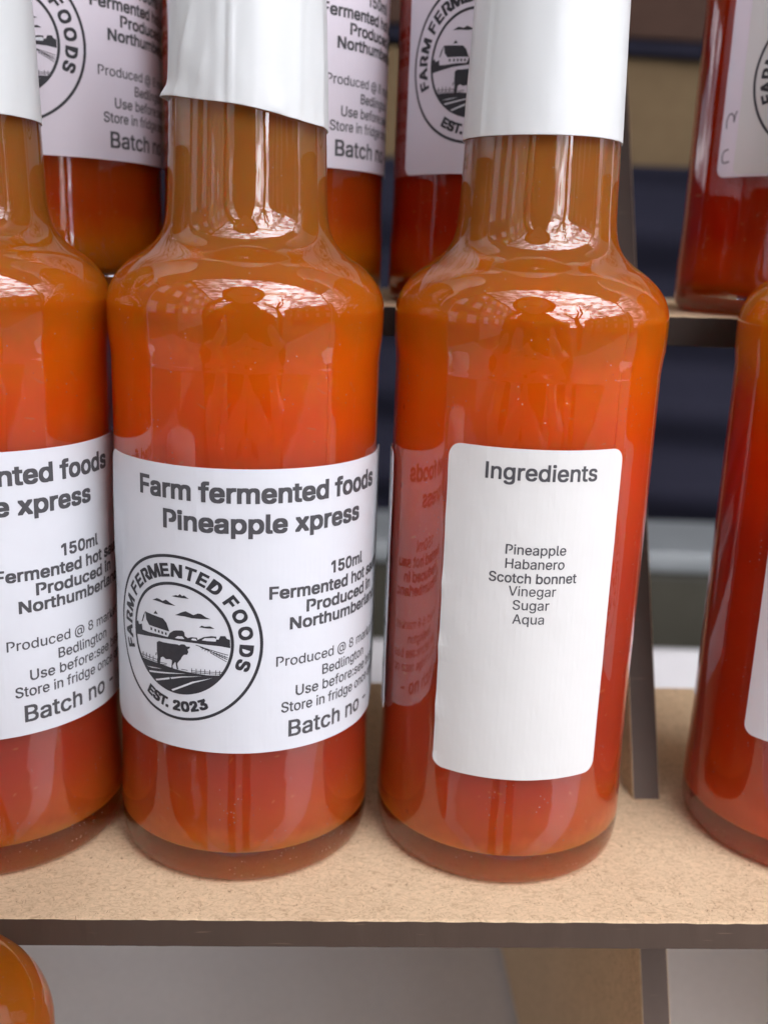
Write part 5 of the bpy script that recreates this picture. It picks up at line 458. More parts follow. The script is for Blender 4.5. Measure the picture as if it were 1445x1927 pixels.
# ------------------------------------------------------------------ the display stand (laser-cut fibreboard)
SR = math.radians(2.6)
def build_stand():
    st = thing('display_stand', 'stepped fibreboard display stand with dark laser-cut edges holding the bottles', 'display stand', (0, 0, 0), SR)
    def board(x0, x1, y0, y1, ztop, th, seed, edge=CHAR):
        rnd = random.Random(seed); bm = bmesh.new()
        # subdivided so that the sawn front arris can be slightly uneven
        n = 260; X = [x0 + (x1 - x0) * k / n for k in range(n + 1)]
        j = lambda s: (rnd.random() - .5) * s
        rows = []
        for x in X:
            cy, cz = j(.22), j(.16)
            if rnd.random() < .035: cy += rnd.uniform(.2, .7); cz -= rnd.uniform(.1, .45)
            rows.append([bm.verts.new(Vector(p) * MM) for p in ((x, y1, ztop), (x, y0 + .35, ztop + j(.06)), (x, y0 + cy * .6, ztop - .28 + cz), (x, y0 + .05, ztop - th + .2 + j(.15)), (x, y0 + .3, ztop - th), (x, y1, ztop - th))])
        for a, b in zip(rows, rows[1:]):
            for k in range(6):
                k2 = (k + 1) % 6; f = bm.faces.new((a[k], a[k2], b[k2], b[k])); f.material_index = 1 if k in (2, 3, 5) else 0
        for r in (rows[0], rows[-1]): f = bm.faces.new(r); f.material_index = 1
        bmesh.ops.recalc_face_normals(bm, faces=bm.faces[:])
        return obj('shelf_board', bm, (MDF, edge), st)
    board(-260, 230, -33.2, 69, 0, 5.8, 1)
    board(-260, 230, 26.0, 130, 104.8, 6.4, 2, CHAR_SHADED)
    board(-260, 230, -95, 6, -113, 6, 3)
    board(-260, 230, 88, 190, 214, 6.4, 4)
    def plate(x0, x1):
        bm = bmesh.new(); poly = [(-66, -141.6), (8.9, 0), (8.9 + .515 * 104.8, 104.8), (8.9 + .515 * 207, 207), (186, 207), (186, -141.6)]
        a = [bm.verts.new((x0 * MM, y * MM, z * MM)) for y, z in poly]; b = [bm.verts.new((x1 * MM, y * MM, z * MM)) for y, z in poly]
        for q in (a, b): f = bm.faces.new(q); f.material_index = 0
        for k in range(len(poly)): f = bm.faces.new((a[k], a[(k + 1) % 6], b[(k + 1) % 6], b[k])); f.material_index = 1
        bmesh.ops.recalc_face_normals(bm, faces=bm.faces[:])
        bmesh.ops.bevel(bm, geom=bm.edges[:], offset=.15 * MM, segments=1, affect='EDGES')
        obj('upright_panel', bm, (MDF, CHAR), st)
    plate(58.7, 64.7); plate(-190, -184); plate(205, 211)
    # raised fibres torn up along the cut edges
    rnd = random.Random(5); v = []; f = []
    def fibre(x, y, z, L, d):
        i = len(v); w = .035; v.extend([((x) * MM, y * MM, z * MM), ((x + w) * MM, y * MM, (z + w) * MM), ((x + d[0] * L) * MM, (y + d[1] * L) * MM, (z + d[2] * L) * MM)]); f.append((i, i + 1, i + 2))
    for _ in range(1500):
        x = rnd.uniform(-90, 120); fibre(x, -33.2 + rnd.uniform(-.05, .5), -.05 + rnd.uniform(0, .03), rnd.uniform(.15, .7), (rnd.uniform(-1, 1), rnd.uniform(-.5, .3), rnd.uniform(-.3, .5)))
    for _ in range(150):
        x = rnd.gauss(-11.5, 1.3); fibre(x, -33.3 + rnd.uniform(-.3, .5), rnd.uniform(-.1, .1), rnd.uniform(.4, 1.2), (rnd.uniform(-1, 1), rnd.uniform(-.6, .2), rnd.uniform(-.2, .8)))
    for _ in range(160):
        x = rnd.uniform(58.5, 65); fibre(x, 8.6 + rnd.uniform(-.6, .5), rnd.uniform(0, .2), rnd.uniform(.3, 1.0), (rnd.uniform(-1, 1), rnd.uniform(-.8, .2), rnd.uniform(0, .8)))
    o = obj('torn_fibres', mesh('torn_fibres', v, f), MDF, st); o['kind'] = 'stuff'
    return st
build_stand()

# ------------------------------------------------------------------ bottle
UR = 24.6                                     # radius that label millimetres are measured on
OUT = [(25.0, 8), (24.96, 11.5), (24.84, 15), (24.72, 19), (24.66, 24), (24.65, 40), (24.65, 70), (24.65, 93), (24.68, 96.2), (24.82, 98.0), (25.04, 100), (25.18, 103.6), (25.05, 106.2), (24.3, 108.6), (22.9, 110.8), (20.7, 112.9), (18.2, 114.6), (16.3, 116.3), (15.1, 118.3), (14.5, 120.8), (14.25, 124), (13.95, 132), (13.5, 145), (13.1, 155), (12.9, 162)]
def neck_r(z):
    p = [q for q in OUT if q[1] >= 120]
    for a, b in zip(p, p[1:]):
        if a[1] <= z <= b[1]: return a[0] + (b[0] - a[0]) * (z - a[1]) / (b[1] - a[1])
    return p[-1][0]
def glass_mesh():
    base = [(0, 3.9), (8, 3.7), (14, 2.9), (18, 1.7), (20.6, .5), (21.6, .1), (22.4, 0), (23.6, .45), (24.5, 1.6), (24.9, 3.6), (25.0, 6)]
    prof = base + spline(OUT, 4) + [(13.2, 163), (14.0, 164), (14.0, 167), (12.5, 168), (0, 168)]
    return lathe('bottle_glass', prof, 128)
def sauce_mesh():
    def ins(p):
        r, z = p; w = 1.55 if z < 108 else 1.55 + min(1, (z - 108) / 12) * .75
        if z < 104: r = 24.66 + .35 * max(0, (z - 92) / 12) ** 2
        return (r - w, z - (.5 if z > 106 and z < 119 else 0))
    prof = [(0, 7.0)] + spline([(8, 6.7), (14, 5.9), (18.3, 5.2), (21.0, 6.0), (22.5, 8.4), (23.05, 12), (23.1, 24)], 4) + [ins(p) for p in spline(OUT[5:], 4)] + [(0, 162.1)]
    return lathe('sauce', prof, 96)
def gauss(x, s): return math.exp(-(x / s) ** 2)
def sleeve_mesh(name, zb, kind):
    """heat-shrunk film over neck and cap; zb(angle) is its cut lower edge."""
    seg = 160; v = []; f = []; rings = []
    def off(a, z, z0):
        d = math.degrees(a); d = (d + 180) % 360 - 180; h = z - z0
        o = .06 * noise.noise(Vector((math.sin(a) * 3, math.cos(a) * 3, z * .05 + kind * 9)))
        o += .07 * noise.noise(Vector((math.sin(a) * 7, math.cos(a) * 7, z * .13 + kind * 5)))
        if kind == 1:                                      # creased film with a flared lip
            o += .42 / (1 + math.exp(-(d + 6 - h * .1) / .5)) * gauss(d - 20, 60) + .4 * gauss(d + 5.5 - h * .1, 1.5) + .25 * gauss(d + 13 - h * .05, 5)
            o += .35 * gauss(d - 42 - h * .15, 4) + .25 * gauss(d - 70, 6)
            o += 1.25 * gauss(d + 72, 17) * gauss(h, 1.5) + .35 * gauss(d + 48, 9) * gauss(h, 2)
            o += .75 * gauss(d + 50 - h * 1.2, 4) * gauss(h - 8, 6) + .35 * gauss(d + 30 - h, 4) * gauss(h - 5, 3)
            o += .35 * gauss(d - 28, 4) * gauss(h - 1, 1.6)
            o += .1 * noise.noise(Vector((math.sin(a) * 8, math.cos(a) * 8, z * .22)))
        elif kind == 2:                                    # smooth, one faint overlap seam
            o += .16 * (1 if d > -58 else 0) * (1 if d < 120 else 0) + .05 * gauss(d - 8, 3) * gauss(h - 30, 4)
            o += .12 * gauss(d - 62, 4) + .12 * gauss(d + 40, 7) * gauss(h - 2, 5)
        else:
            o += .2 * gauss(d - 35, 3) + .1 * gauss(d + 20, 5)
        return o
    zs = [0, .15, .5, 1, 2, 3, 4.5, 6, 8, 10, 12.5, 15, 18, 21, 24]
    for inner in (1, 0):
        for h in (reversed(zs) if inner else zs):
            ids = []
            for k in range(seg):
                a = 2 * math.pi * k / seg - math.pi; z0 = zb(a); z = z0 + h
                r = neck_r(z) + (.05 if inner else .24) + off(a, z, z0)
                ids.append(len(v)); v.append((r * math.sin(a) * MM, -r * math.cos(a) * MM, z * MM))
            rings.append(ids)
    for z, r in ((163.4, 13.3), (165.5, 14.4), (168, 14.6), (180, 14.5), (186, 14.3), (187.6, 13.6), (188.1, 11)):
        ids = []
        for k in range(seg):
            a = 2 * math.pi * k / seg - math.pi; rr = r + .5 * off(a, z, zb(a))
            ids.append(len(v)); v.append((rr * math.sin(a) * MM, -rr * math.cos(a) * MM, z * MM))
        rings.append(ids)
    for a, b in zip(rings, rings[1:]):
        for k in range(seg): k2 = (k + 1) % seg; f.append((a[k], a[k2], b[k2], b[k]))
    f.append(rings[-1])
    return mesh(name, v, f, True)

# ---- things printed on or stuck to the curved wall
def lift(u, v, kind):
    w = .09 * noise.noise(Vector((u * .12, v * .10, kind * 7.0))) + .035 * noise.noise(Vector((u * .5, v * .35, kind * 3.0)))
    if kind == 0 and u > 38: w += .9 * ((u - 38) / 6) ** 2                    # loose right-hand end
    if kind == 0 and u < -26: w += .15 * ((-26 - u) / 3) ** 2
    if kind == 1 and u < -13: w += .3 * ((-13 - u) / 3) ** 2 * max(0, math.sin(v * .55 + 1)) ** 3
    return max(w, -.06) + .08
def wrap(u, v, d, kind, u0=0.0):
    r = 24.68 + lift(u, v, kind) + d; a = (u + u0) / UR
    return (r * math.sin(a) * MM, -r * math.cos(a) * MM, v * MM)
def cut_strips(bm, step=1.1, axis=0):
    if not bm.verts: return
    lo = min(v.co[axis] for v in bm.verts); hi = max(v.co[axis] for v in bm.verts); x = lo + step
    no = (1, 0, 0) if axis == 0 else (0, 1, 0)
    while x < hi - 1e-4:
        bmesh.ops.bisect_plane(bm, geom=bm.verts[:] + bm.edges[:] + bm.faces[:], plane_co=(x, 0, 0) if axis == 0 else (0, x, 0), plane_no=no, dist=1e-6); x += step
def rounded(u0, u1, v0, v1, r, n=6):
    p = []
    for cx, cy, a0 in ((u1 - r, v1 - r, 0), (u0 + r, v1 - r, 90), (u0 + r, v0 + r, 180), (u1 - r, v0 + r, 270)):
        for k in range(n + 1):
            a = math.radians(a0 + 90 * k / n); p.append((cx + r * math.cos(a), cy + r * math.sin(a)))
    return p
def paper_mesh(name, outline, kind, u0=0.0, d=0.0, th=.12):
    bm = bmesh.new(); bm.faces.new([bm.verts.new((x, y, 0)) for x, y in outline]); cut_strips(bm, 1.0); cut_strips(bm, 3.0, 1)
    bmesh.ops.triangulate(bm, faces=[f for f in bm.faces if len(f.verts) > 4])
    bm.verts.index_update(); n = len(bm.verts); pts = [(v.co.x, v.co.y) for v in bm.verts]
    v = [wrap(x, y, d + th, kind, u0) for x, y in pts] + [wrap(x, y, d, kind, u0) for x, y in pts]
    f = [tuple(q.index for q in fc.verts) for fc in bm.faces]; f += [tuple(i + n for i in reversed(q)) for q in f]
    for e in bm.edges:
        if len(e.link_faces) == 1:
            a, b = e.verts[0].index, e.verts[1].index; f.append((a, b, b + n, a + n))
    bm.free(); me = mesh(name, v, f, False)
    b2 = bmesh.new(); b2.from_mesh(me); bmesh.ops.recalc_face_normals(b2, faces=b2.faces[:]); b2.to_mesh(me); b2.free()
    return me

CAP = max(GL['F'][1][1::2]) / 1000.0
def place_glyph(V, F, ch, x, y, sx, sy, rot, copies, rad, lay0):
    adv, vs, ts = GL[ch]
    q = ((-1, -1), (1, 1), (-1, 1), (1, -1), (1, 0), (-1, 0), (0, 1), (0, -1))[:copies]; offs = [(0, 0)] + [(rad * i * .95, rad * j * .8) for i, j in q]
    c, s = math.cos(rot), math.sin(rot)
    for li, (ox, oy) in enumerate(offs):
        b = len(V)
        for k in range(0, len(vs), 2):
            px = vs[k] * .001 * sx + ox; py = vs[k + 1] * .001 * sy + oy
            V.append((x + px * c - py * s, y + px * s + py * c, lay0 + li * .0022))
        for k in range(0, len(ts), 3):
            t = (ts[k], ts[k + 1], ts[k + 2]); ax, ay = vs[t[0] * 2], vs[t[0] * 2 + 1]; bx, by = vs[t[1] * 2], vs[t[1] * 2 + 1]; cx, cy = vs[t[2] * 2], vs[t[2] * 2 + 1]
            if (bx - ax) * (cy - ay) - (by - ay) * (cx - ax) < 0: t = (t[0], t[2], t[1])
            F.append(tuple(b + i for i in t))
def add_line(V, F, s, u0, u1, z, cap, copies, rad):
    w = sum(GL[ch][0] for ch in s) / 1000.0; sy = cap / CAP; sx = (u1 - u0) / w; x = u0
    for ch in s:
        if ch != ' ': place_glyph(V, F, ch, x, z, sx, sy, 0, copies, rad, 0)
        x += GL[ch][0] * .001 * sx
def letters_mesh(name, V, F, kind, u0=0.0, base=.155):
    return mesh(name, [wrap(x, y, base + l, kind, u0) for x, y, l in V], F)
def front_lettering():
    V = []; F = []
    for s, a, b, z, cap, cp, rad in (
        ('Farm fermented foods', -17.3, 32.3, 73.75, 3.2, 8, .19), ('Pineapple xpress', -11.9, 26.6, 68.45, 3.15, 8, .19),
        ('150ml', 18.8, 28.2, 59.75, 2.1, 8, .12), ('Fermented hot sauce', 7.0, 39.4, 56.5, 2.15, 8, .12), ('Produced in', 13.8, 33.2, 53.5, 2.1, 8, .12),
        ('Northumberland', 10.7, 36.6, 50.6, 2.1, 8, .12), ('Produced @ 8 market lane', 8.3, 41.5, 43.75, 1.85, 3, .035), ('Bedlington', 17.4, 30.3, 40.65, 1.9, 3, .05),
        ('Use before:see base', 12.0, 37.6, 37.7, 1.95, 3, .05), ('Store in fridge once opened', 9.4, 42.0, 34.75, 1.95, 3, .05), ('Batch no -', 10.6, 33.0, 29.85, 3.1, 5, .1)):
        add_line(V, F, s, a, b, z, cap, cp, rad)
    return letters_mesh('lettering', V, F, 0)
def emblem_mesh(cu=-9.25, cv=48.25):
    bm = bmesh.new()
    def poly(pts, lay):
        try: f = bm.faces.new([bm.verts.new((x, y, lay)) for x, y in pts])
        except ValueError: return
        if f.normal.z == 0: f.normal_update()
        f.normal_update()
        if f.normal.z < 0: f.normal_flip()
        f.material_index = 0 if lay < .01 else 1
    def ring(r0, r1, n=120):
        for k in range(n):
            a, b = 2 * math.pi * k / n, 2 * math.pi * (k + 1) / n
            poly([(r0 * math.cos(a), r0 * math.sin(a)), (r1 * math.cos(a), r1 * math.sin(a)), (r1 * math.cos(b), r1 * math.sin(b)), (r0 * math.cos(b), r0 * math.sin(b))], .001)
    for k, q in enumerate(EMBLEM['dark']): poly(list(zip(q[::2], q[1::2])), .0 + .0001 * k)
    for k, q in enumerate(EMBLEM['light']): poly(list(zip(q[::2], q[1::2])), .012 + .0001 * k)
    bmesh.ops.triangulate(bm, faces=bm.faces[:], ngon_method='EAR_CLIP'); cut_strips(bm, 1.2)
    ring(14.9, 15.45); ring(9.9, 10.45)
    bm.verts.index_update()
    V = [(v.co.x, v.co.y, v.co.z) for v in bm.verts]; F = [tuple(q.index for q in f.verts) for f in bm.faces]; MI = [f.material_index for f in bm.faces]; bm.free()
    nf = len(F)
    def arc(s, angs, r, cap, flip):
        for ch, a in zip(s, angs):
            sy = cap / CAP; sx = sy * 1.12; w = GL[ch][0] * .001 * sx; a = math.radians(a)
            rot = a - math.pi / 2 if not flip else a + math.pi / 2
            tx, ty = (math.cos(rot), math.sin(rot)); ux, uy = (-math.sin(rot), math.cos(rot))
            x = r * math.cos(a) - tx * w / 2 - ux * cap / 2; y = r * math.sin(a) - ty * w / 2 - uy * cap / 2
            place_glyph(V, F, ch, x, y, sx, sy, rot, 8, .17, .003)
    arc('FARMFERMENTEDFOODS', (-162.5, -173, 175, 161.5, 145.3, 134.6, 123.8, 112, 100.6, 89.3, 77.4, 66.7, 55.2, 38.2, 24.6, 9.7, -5.2, -18.2), 12.6, 2.2, False)
    arc('EST.2023', (-118.4, -111.2, -104.2, -99.8, -91, -83.2, -75.4, -67.4), 12.75, 1.75, True)
    me = mesh('emblem', [wrap(x + cu, y + cv, .155 + l, 0) for x, y, l in V], F)
    me.materials.append(INK); me.materials.append(PAPER)
    for i, k in enumerate(MI): me.polygons[i].material_index = k
    return me
def ingredients_lettering():
    V = []; F = []
    for s, a, b, z, cap, cp, rad in (('Ingredients', -9.2, 10.6, 78.95, 2.75, 5, .09), ('Pineapple', -4.8, 5.9, 65.85, 1.75, 3, .03), ('Habanero', -4.7, 5.8, 63.3, 1.75, 3, .03),
        ('Scotch bonnet', -7.3, 8.2, 60.7, 1.75, 4, .045), ('Vinegar', -3.7, 4.6, 58.35, 1.75, 3, .02), ('Sugar', -2.9, 3.6, 55.8, 1.75, 3, .02), ('Aqua', -2.7, 3.0, 53.2, 1.75, 3, .02)):
        add_line(V, F, s, a, b, z, cap, cp, rad)
    return letters_mesh('lettering', V, F, 1, 75.0)
def pen_stroke(V, F, pts, w):
    pts = spline(pts, 6)
    for (a, b) in zip(pts, pts[1:]):
        dx, dy = b[0] - a[0], b[1] - a[1]; l = math.hypot(dx, dy) or 1; nx, ny = -dy / l * w / 2, dx / l * w / 2; i = len(V)
        V.extend([(a[0] + nx, a[1] + ny, 0), (a[0] - nx, a[1] - ny, 0), (b[0] - nx + dx * .1, b[1] - ny + dy * .1, 0), (b[0] + nx + dx * .1, b[1] + ny + dy * .1, 0)]); F.append((i, i + 1, i + 2, i + 3))

M_GLASS = glass_mesh(); M_SAUCE = sauce_mesh()
M_SLEEVES = {1: sleeve_mesh('shrink_sleeve', lambda a: 137.8 - 2.1 * math.sin(a) + .12 * math.sin(a * 5 + 1), 1),
             2: sleeve_mesh('shrink_sleeve', lambda a: 135.35 + .1 * math.sin(2 * a), 2), 3: sleeve_mesh('shrink_sleeve', lambda a: 135.2 + .15 * math.sin(a + 1), 3)}
M_FRONT = paper_mesh('front_label', rounded(-29.2, 44, 27.3, 79.5, 2.4), 0); M_FRONT_NARROW = paper_mesh('front_label', rounded(-27.1, 44, 27.0, 79.5, 2.0), 0)
M_FRONT_SHORT = paper_mesh('front_label', rounded(-27.1, 44, 29.7, 79.5, 1.5), 0); M_LETTERS = front_lettering(); M_EMBLEM = emblem_mesh()
M_BACK = paper_mesh('ingredients_label', rounded(-15.9, 15.9, 22.8, 84.3, 2.2), 1, 75.0); M_ING = ingredients_lettering()
for me, mt in ((M_GLASS, GLASS), (M_SAUCE, None), (M_FRONT, PAPER), (M_FRONT_NARROW, PAPER_LILAC), (M_FRONT_SHORT, PAPER_CREAM), (M_LETTERS, INK_GREY), (M_BACK, PAPER_CREAM), (M_ING, INK_GREY)):
    if mt: me.materials.append(mt)
for me in M_SLEEVES.values(): me.materials.append(FILM)
M_SAUCES = {}
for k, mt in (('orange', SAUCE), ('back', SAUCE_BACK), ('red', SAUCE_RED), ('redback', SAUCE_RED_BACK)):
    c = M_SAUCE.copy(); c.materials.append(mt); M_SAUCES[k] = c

def bottle(x, y, z, rot_mm, label, group, sauce='orange', sleeve=3, front=None, ingredients=True, paper=None):
    t = thing('sauce_bottle', label, 'bottle', (x * MM, y * MM, z * MM), rot_mm / UR, group)
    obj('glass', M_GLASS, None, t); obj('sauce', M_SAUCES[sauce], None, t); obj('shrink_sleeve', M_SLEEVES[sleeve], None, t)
    fl = obj('front_label', front or M_FRONT, None, t)
    if paper: fl.material_slots[0].link = 'OBJECT'; fl.material_slots[0].material = paper
    obj('lettering', M_LETTERS, None, fl); obj('emblem', M_EMBLEM, None, fl)
    if ingredients:
        bl = obj('ingredients_label', M_BACK, None, t); obj('lettering', M_ING, None, bl)
    return t
LO, UP = 'sauce bottles on the middle shelf', 'sauce bottles on the upper shelf'
Z2 = 104.85
tA = bottle(-76.4, -2.3, .03, 3.5, 'orange sauce bottle cut by the left photo edge, its label text touching the next bottle', LO, 'orange', 3)
bottle(-25.94, 0, .03, 0, 'orange sauce bottle showing the round farm emblem label, white neck sleeve ragged and slanting', LO, 'orange', 1)
bottle(26.37, 2.22, .03, -75, 'orange sauce bottle turned to show its tall ingredients label', LO, 'orange', 2)
bottle(93, 6.2, .03, 3.5, 'red sauce bottle at the right edge on the middle shelf, right of the upright board', LO, 'red', 3, M_FRONT_NARROW, paper=PAPER)
bottle(-77.3, 50.0, Z2, 9.2, 'upper shelf sauce bottle at far left, emblem and text showing beside the ragged sleeve', UP, 'back', 3, None, paper=PAPER_LILAC)
bottle(-27.0, 52.0, Z2, 4.6, 'upper shelf sauce bottle between the two white necks, only the right of its text showing', UP, 'back', 3, None, paper=PAPER_LILAC)
bottle(24.6, 52.3, Z2, 0.1, 'upper shelf sauce bottle behind the clean white sleeve, left half of its emblem showing', UP, 'redback', 3, M_FRONT_NARROW)
tH = bottle(93, 54, Z2, 3.9, 'upper shelf deep red sauce bottle at far right with pen marks on a lilac label', UP, 'redback', 3, M_FRONT_SHORT, False, PAPER_CREAM)
# the lilac label under the cream one, with the pen marks
un = obj('under_label', paper_mesh('under_label', rounded(-31.6, 20, 29.2, 92, 2.0), 2, 0, -.13), PAPER_LILAC, tH)
for ch in tA.children:
    if ch.name.startswith('front_label'): ch.location.z = 1.2 * MM
V = []; F = []
pen_stroke(V, F, [(-28.4, 32.4), (-30.0, 32.2), (-30.5, 33.4), (-30.0, 34.6), (-29.0, 34.9)], .3)
pen_stroke(V, F, [(-30.2, 39.2), (-30.3, 41.0), (-29.5, 42.2), (-28.6, 41.6), (-28.4, 40.4), (-28.2, 41.8), (-27.8, 42.6)], .3)
obj('pen_marks', letters_mesh('pen_marks', V, F, 2, 0, .02), PEN, un)
bottle(-74.2, -58, -112.9, 40, 'orange bottle shoulder at the bottom left corner, in front of the dark shelf edge', 'sauce bottles on the lowest shelf', 'orange', 3)

# ------------------------------------------------------------------ table, cloth and what stands behind the stand
def cloth_sheet(name, nx, ny, fn, mt, th=None):
    v = []; f = []
    for j in range(ny + 1):
        for i in range(nx + 1): v.append(fn(i / nx, j / ny))
    for j in range(ny):
        for i in range(nx): a = j * (nx + 1) + i; f.append((a, a + 1, a + nx + 2, a + nx + 1))
    o = obj(name, mesh(name, v, f, True), mt)
    if th: md = o.modifiers.new('thickness', 'SOLIDIFY'); md.thickness = th; md.offset = -1
    return o
CLOTH = cloth_mat('grey_white_cloth', (.70, .69, .68), (.82, .81, .80)); NAVY = cloth_mat('navy_cloth', (.009, .009, .017), (.016, .016, .030), 220)
CARD = cloth_mat('brown_cardboard', (.12, .08, .04), (.17, .12, .062), 60); CARD2 = cloth_mat('dark_brown_cardboard', (.055, .03, .02), (.085, .048, .034), 60)
OLIVE = cloth_mat('dark_olive_plastic', (.045, .043, .03), (.06, .056, .042), 30, .5); GREYP = cloth_mat('grey_plastic', (.2, .22, .22), (.27, .29, .29), 30, .4); TIMB = cloth_mat('table_timber', (.2, .13, .07), (.3, .2, .11), 80)
tb = thing('market_table', 'trestle table under a pale grey cloth carrying the display stand', 'table', (0, 0, -.892))
box('table_top', -1.0, 1.0, -.24, .455, .72, .744, TIMB, tb, .002)
for x in (-.9, .9):
    for y in (-.18, .4): box('leg', x - .02, x + .02, y - .02, y + .02, 0, .72, TIMB, tb, .002)
def cl(s, t):
    x = -1.02 + 2.04 * s; L = t * 1.25 - .25
    if L < 0: y = -.25 - .006 * math.sin(x * 40) * (-L * 4); z = -.1445 + L
    elif L < .72: y = -.25 + L; z = -.1445
    else: y = .47 + .006 * math.sin(x * 33); z = -.1445 - (L - .72)
    z += .0012 * noise.noise(Vector((x * 9, L * 12, 0))); return (x, y, z)
tag(cloth_sheet('tablecloth', 220, 150, cl, CLOTH, .0012), 'pale grey cloth spread under the display stand, seen below the dark shelf edge', 'tablecloth')
# crate behind the table, navy draped riser with cardboard boxes
cr = thing('storage_crate', 'blurred dark olive crate with a pale grey lid between the bottles, behind the table', 'crate', (.05, .80, -.882))
box('body', -.6, .9, -.05, .055, 0, .7065, OLIVE, cr, .008); box('lid', -.615, .915, -.062, .067, .7075, .729, GREYP, cr, .006)
for x in (-.3, .15, .6): box('latch', x - .03, x + .03, -.0725, -.0635, .67, .719, GREYP, cr, .003)
def nv(s, t):
    x = -.9 + 1.9 * s; z = .212 - t * .9; return (x, .888 + .012 * math.sin(z * 70 + x * 3) + .01 * noise.noise(Vector((x * 5, z * 9, 2))), z)
tag(cloth_sheet('navy_drape', 90, 110, nv, NAVY, .002), 'blurred navy cloth with soft folds hanging behind the shelves', 'cloth')
rs = thing('riser_table', 'plain riser behind the navy cloth carrying brown boxes', 'table', (0, 1.05, -.89))
box('table_top', -.88, .98, -.14, .16, 1.07, 1.1, TIMB, rs, .002)
for x in (-.8, .9):
    for y in (-.12, .12): box('leg', x - .02, x + .02, y - .02, y + .02, 0, 1.07, TIMB, rs, .002)
b1 = thing('cardboard_box', 'blurred brown cardboard box beside the right sauce bottle, under a navy strip', 'box', (.12, 1.03, .2105), math.radians(1.5))
box('carton', -.42, .42, -.12, .12, 0, .108, CARD, b1, .003); box('packing_tape', -.42, .42, -.03, .03, .1085, .1092, CARD2, b1)
st2 = box('navy_strip', -.6, .75, -.13, .13, 0, .014, NAVY, None, .003); st2.location = (.12, 1.03, .3205); st2.rotation_euler = (0, math.radians(1.2), 0); tag(st2, 'thin navy board between the two brown boxes at upper right', 'board')
b2 = thing('cardboard_box', 'blurred dark brown box at the top of the photo, above the navy strip', 'box', (.12, 1.03, .338), math.radians(1.0))
b2.rotation_euler = (0, math.radians(1.2), math.radians(1)); box('carton', -.5, .6, -.12, .12, 0, .26, CARD2, b2, .003); box('flap', -.5, .6, -.1225, -.1205, .14, .258, CARD2, b2)

# ------------------------------------------------------------------ the street that the glass mirrors
def plain(name, col, var=.15, scale=6, rough=.8):
    m, nt, p, N, L = mat(name); n = noise_node(nt, objvec(nt), scale, 5)
    L(mixc(nt, n.outputs['Fac'], tuple(c * (1 - var) for c in col), tuple(c * (1 + var) for c in col)), p.inputs['Base Color']); p.inputs['Roughness'].default_value = rough; return m
PAVE = plain('paving', (.15, .148, .145), .2, 3); ROAD = plain('asphalt', (.05, .05, .052), .2, 6); KERB = plain('kerb_stone', (.2, .2, .19), .1, 6)
for q in (PAVE, ROAD): q.node_tree.nodes['Principled BSDF'].inputs['Specular IOR Level'].default_value = .05; q.node_tree.nodes['Principled BSDF'].inputs['Roughness'].default_value = 1
BRICK = plain('brick', (.13, .07, .05), .3, 4); STONE = plain('pale_stone', (.24, .21, .18), .15, 3); ROOF = plain('slate', (.07, .07, .08)); PANE = plain('window_pane', (.5, .52, .55), .1, 2, .15); BARK = plain('bark', (.06, .045, .035)); PVC = plain('canopy_sheet', (.5, .48, .46), .04, 1, .5); STEEL = plain('steel', (.4, .4, .42), .1, 5, .4)
COAT = cloth_mat('dark_coat', (.02, .02, .024), (.035, .034, .04), 120); SKIN = plain('skin', (.5, .3, .22), .06, 40, .5); HAIR = plain('brown_hair', (.05, .03, .02), .3, 90); BLACK = plain('black_phone', (.015, .015, .016), .05, 20, .25); DENIM = plain('denim', (.03, .045, .09), .2, 60)
g = bmesh.new(); bmesh.ops.create_grid(g, x_segments=1, y_segments=1, size=90); o = obj('ground', g, ROAD); o.location.z = -1.015; o['kind'] = 'structure'
o = box('pavement', -20, 20, -3.6, 6, -1.012, -.895, PAVE, None, .004); o['kind'] = 'structure'
o = box('kerb', -20, 20, -3.75, -3.603, -1.012, -.898, KERB, None, .01); o['kind'] = 'structure'
cn = thing('stall_canopy', 'white market stall canopy on steel poles above the bottles', 'canopy', (0, .85, -.895))
bm = bmesh.new()
for s in (-1, 1):
    q = [bm.verts.new(p) for p in ((-1.7, 0, 2.75), (1.7, 0, 2.75), (1.7, s * 1.25, 2.2), (-1.7, s * 1.25, 2.2))]; bm.faces.new(q if s > 0 else q[::-1])
cs = obj('canopy_sheet', bm, PVC, cn); md = cs.modifiers.new('t', 'SOLIDIFY'); md.thickness = .003
for x in (-1.65, 1.65):
    for y in (-1.2, 1.2):
        box('pole', x - .02, x + .02, y - .02, y + .02, 0, 2.2, STEEL, cn)
    box('rafter', x - .015, x + .015, -1.2, 1.2, 2.14, 2.17, STEEL, cn)
for y in (-1.2, 0, 1.2): box('crossbar', -1.63, 1.63, y - .015, y + .015, 2.1, 2.13, STEEL, cn)

